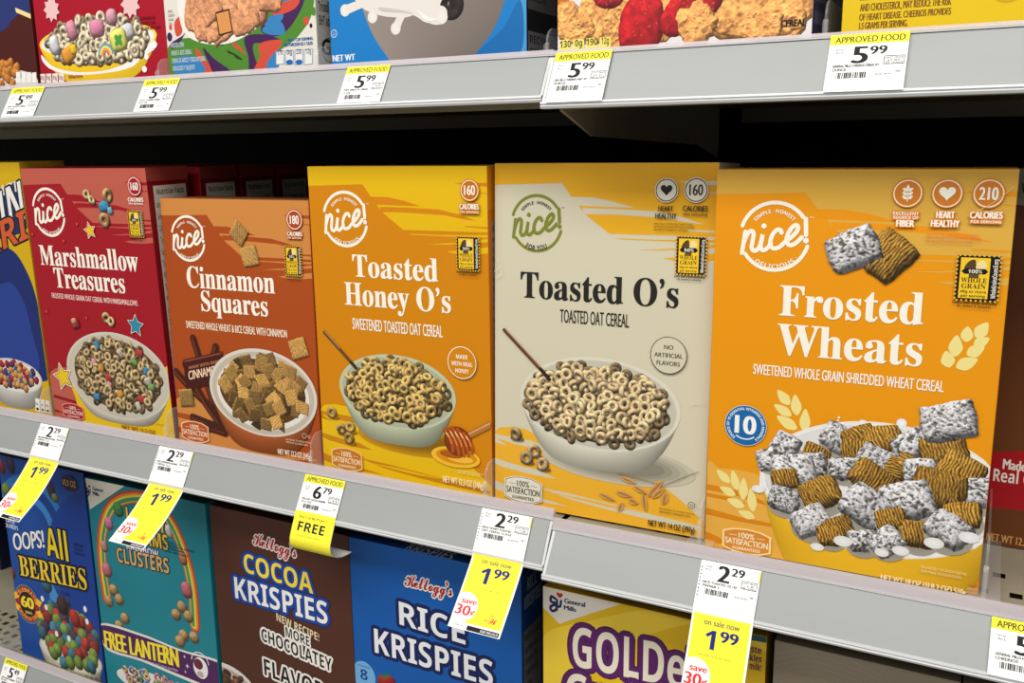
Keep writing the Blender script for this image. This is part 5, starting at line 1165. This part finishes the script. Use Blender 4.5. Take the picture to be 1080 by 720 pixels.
L3 = Carton('cereal_box', 'dark brown cereal box with yellow and white lettering edged in blue', (-.7150, .020, ZL), .1828, .046, .2630, 0, 0, (80, 44, 32), (60, 34, 26), (46, 26, 20), group='cereal boxes on the bottom shelf')
A = L3.front; kell(A, (267, 573.5), (312.5, 588), 561)
A.part('title_lettering'); bb = (30, 66, 150)
A.text('COCOA', 'B', (258, 602.5), (330.5, 626), 583, (242, 216, 60), flat=False, outline=[(4.2, (24, 46, 104)), (3.0, bb)]); A.text('KRISPIES', 'B', (248.5, 630), (346, 658.5), 608, (240, 238, 232), flat=False, outline=[(4.4, (24, 46, 104)), (3.2, bb)])
A.text('COCOA', 'B', (258, 602.5), (330.5, 626), 583, (242, 216, 60), flat=False); 
A.part('flavor_burst'); A.text('NEW RECIPE!', 'B', (292, 654), (337, 676), 646, (232, 216, 176), flat=False)
wh = [(2.4, (238, 234, 226))]; ik = (24, 20, 18)
A.text('CHOCOLATEY', 'B', (276.5, 675), (350.5, 708), 662, ik, flat=False, outline=wh); A.text('FLAVOR', 'B', (279.5, 711), (343, 738), 694, ik, flat=False, outline=wh); A.text('MORE', 'B', (302, 670.5), (327, 681.5), 660.5, ik, flat=False, outline=[(1.8, (238, 234, 226))])
A.part('bowl_picture'); c = A.P(238, 728); A.ell(c, 50, 34, (214, 210, 204), n=40); A.ell((c[0], c[1]-1), 46, 30, (178, 160, 146), n=40); random.seed(73)
for p in pile((c[0], c[1]), 42, 26, 9): blob(A, p, 6, 4, random.choice([(96, 62, 44), (70, 42, 30), (130, 92, 70)]), random.uniform(0, 3), .9, .4)
A = L3.top; A.part('top_lettering'); A.text('KRISPIES', 'B', (278, 551.5), (311, 559.5), 546, (110, 100, 94), flat=False)
L3.done()
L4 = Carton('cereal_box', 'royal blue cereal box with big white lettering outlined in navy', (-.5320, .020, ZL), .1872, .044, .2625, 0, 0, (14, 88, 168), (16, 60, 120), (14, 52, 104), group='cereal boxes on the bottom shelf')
A = L4.front; kell(A, (427, 617), (477, 628.5), 605)
A.part('title_lettering'); nv = (18, 30, 84)
A.text('RICE', 'B', (421.5, 658), (491, 679.5), 634, (234, 236, 238), flat=False, outline=[(3.8, nv)]); A.text('KRISPIES', 'B', (395.5, 687.5), (520, 724), 662.5, (234, 236, 238), flat=False, outline=[(3.8, nv)])
A.part('vitamin_badge'); p = A.P(384, 712); A.ell(p, 14, 15.5, (110, 170, 216), n=36); A.fit('8', 'B', p[0]-4.4, p[0]+4.4, p[1]-4.5, 11, (20, 60, 130)); A.fit('VITAMINS', 'R', p[0]-8, p[0]+8, p[1]+9, 2, (20, 60, 130))
A.part('fruit_picture'); random.seed(74); blob(A, A.P(408, 719), 11, 8, (170, 40, 40), .2, .9, .3); leaf(A, A.P(402, 714), A.P(412, 711), 4, (60, 110, 50))
A = L4.top; A.part('top_lettering'); A.text('KRISPIES', 'B', (426, 579), (474, 590.5), 570.5, (170, 176, 186), flat=False)
S = L4.side; S.part('side_panel_print'); S.fit('RICE', 'B', 12, 30, L4.h-20, 12, (150, 160, 175)); S.fit('KRISPIES', 'B', 6, 39, L4.h-36, 12, (150, 160, 175)); S.polyuv([(4, 15), (L4.d-5, 15), (L4.d-5, L4.h-56), (4, L4.h-56)], (92, 96, 102)); S.lines(['Nutrition Facts', 'Serving size', 'Calories 150', 'Total Fat 0g', 'Sodium', 'Carbs 36g', 'Sugars']*2, 6, L4.d-7, L4.h-58, 40, (16, 18, 22), .6, 'B')
L4.done()
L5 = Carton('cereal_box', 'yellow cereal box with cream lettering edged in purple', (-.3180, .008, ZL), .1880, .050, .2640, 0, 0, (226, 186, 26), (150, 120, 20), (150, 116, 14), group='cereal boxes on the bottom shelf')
A = L5.front; A.part('golden_swirl_print'); 
for q in ([(572, 672), (620, 655), (700, 640), (760, 650), (700, 664), (640, 690), (572, 735)], [(700, 640), (760, 640), (820, 660), (820, 690), (760, 664)]): A.curve_poly(q, (238, 204, 60))
A.part('maker_emblem'); A.poly([(570, 613.5), (655, 634.8), (590, 657.5), (572, 640)], (228, 222, 208)); g_logo(A, A.P(586, 637), 8.5, (('General', (595.5, 635.5), (617, 640), 630.5), ('Mills', (595, 642.5), (607.5, 645), 637.8)))
A.part('title_lettering'); pu = (88, 30, 96); cl = (234, 226, 204)
A.text('GOLDeN', 'B', (604, 701.5), (752, 733), 660, cl, flat=False, outline=[(5.2, (60, 18, 70)), (4.2, pu)])
A.text('GrahamS', 'B', (597, 749), (774, 790), 708, cl, flat=False, outline=[(5.2, (60, 18, 70)), (4.2, pu)])
A.part('taste_note'); A.poly([(790, 660), (812, 664), (811, 678), (789, 674)], (36, 84, 90)); 
for s_, y in (('Taste', 688), ('tickles', 697), ('as milk!', 706)): A.text(s_, 'B', (783, y-2.5), (803, y+1.4), y-9.5, (86, 36, 84), flat=False)
A = L5.top; A.part('top_lettering'); A.polyuv([(55, 8), (110, 8), (110, 30), (55, 30)], (60, 36, 66))
L5.done()
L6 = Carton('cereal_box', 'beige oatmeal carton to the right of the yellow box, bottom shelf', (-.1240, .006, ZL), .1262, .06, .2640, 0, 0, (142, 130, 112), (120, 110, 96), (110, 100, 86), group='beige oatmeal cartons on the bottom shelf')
A = L6.front; A.part('wave_print')
for i in range(6): A.strokepx([(815, 690+i*6), (850, 684+i*6), (890, 694+i*6), (930, 712+i*6)], .5, (156, 144, 126))
L6.done()
L7 = Carton('cereal_box', 'second beige oatmeal carton at the bottom right corner', (.0034, .006, ZL), .1262, .06, .2640, 0, 0, (146, 134, 116), (120, 110, 96), (110, 100, 86), group='beige oatmeal cartons on the bottom shelf')
A = L7.front; A.part('product_lettering'); A.text('Family Size', 'B', (1018, 724), (1060, 734), 716, (40, 34, 30), flat=False)
L7.done()
Lz = Carton('cereal_box', 'dark navy cereal box far back at the left of the bottom shelf', (-1.62, .16, ZL), .30, .05, .262, 0, 0, (22, 34, 74), (16, 24, 56), (14, 20, 40))
Lz.front.part('wave_print'); Lz.front.stroke([(40, 150), (150, 180), (260, 140)], 14, (40, 70, 130)); Lz.done()

# ================= dividers
for lab, x, Y, Z, h in (('clear divider between the yellow box and the red marshmallow box', -.9525, .006, 0, .04), ('clear divider between the red box and the rust-brown box', -.7528, .006, 0, .04), ('clear divider between the rust-brown box and the honey-orange box', -.5603, .006, 0, .04),
        ('clear divider between the honey-orange box and the cream box', -.3711, .006, 0, .04), ('clear divider between the cream box and the frosted wheat box', -.1832, .004, 0, .04), ('tall clear divider at the right side of the frosted wheat box', .0105, .004, 0, .045),
        ('clear divider between the red box and the swirl-printed box, top shelf', -.7205, .006, ZU, .03), ('clear divider between the swirl-printed box and the sky-blue box', -.5290, .006, ZU, .03), ('clear divider left of the strawberry flake box, top shelf', -.3115, .006, ZU, .03),
        ('clear divider between the strawberry flake box and the bright yellow box', -.1095, -.006, ZU-.0015, .034), ('clear divider left of the deep blue berry box, bottom shelf', -1.090, .006, ZL, .03)):
    divider(lab, x, Y, Z, h)

# ------------------------------------------------------------------ light: rows of ceiling tubes over the aisle, dim store all round
def area(name, loc, rot, sx, sy, e, col=(1, .97, .92)):
    l = bpy.data.lights.new(name, 'AREA'); l.shape = 'RECTANGLE'; l.size = sx; l.size_y = sy; l.energy = e; l.color = col
    o = bpy.data.objects.new(name, l); o.location = loc; o.rotation_euler = rot; COL.objects.link(o); return o
area('ceiling_tubes', (-.3, -1.15, 1.75), (math.radians(18), 0, 0), 3.6, .5, 57)
area('far_ceiling_tubes', (-.3, -3.0, 1.9), (math.radians(50), 0, 0), 5.0, .6, 53)
w = bpy.data.worlds.new('store'); SC.world = w; w.use_nodes = True
nt = w.node_tree; bg = nt.nodes['Background']; bg.inputs['Color'].default_value = (.95, .96, 1, 1); bg.inputs['Strength'].default_value = .17

# ------------------------------------------------------------------ camera
cd = bpy.data.cameras.new('camera'); cam = bpy.data.objects.new('camera', cd); COL.objects.link(cam)
cd.sensor_fit = 'HORIZONTAL'; cd.sensor_width = 36.0; cd.lens = F_PX/1080*36; cd.clip_start = .02
Mx = Matrix.Identity(4)
for i in range(3): Mx[i][0], Mx[i][1], Mx[i][2], Mx[i][3] = RT[i], UP[i], -FW[i], CAM[i]
cam.matrix_world = Mx; SC.camera = cam
SC.view_settings.view_transform = 'Standard'; SC.view_settings.look = 'None'; SC.view_settings.gamma = 1; SC.view_settings.exposure = 0
SC.view_settings.use_curve_mapping = False
bpy.data.objects.remove(_tmp); bpy.data.curves.remove(_cur)
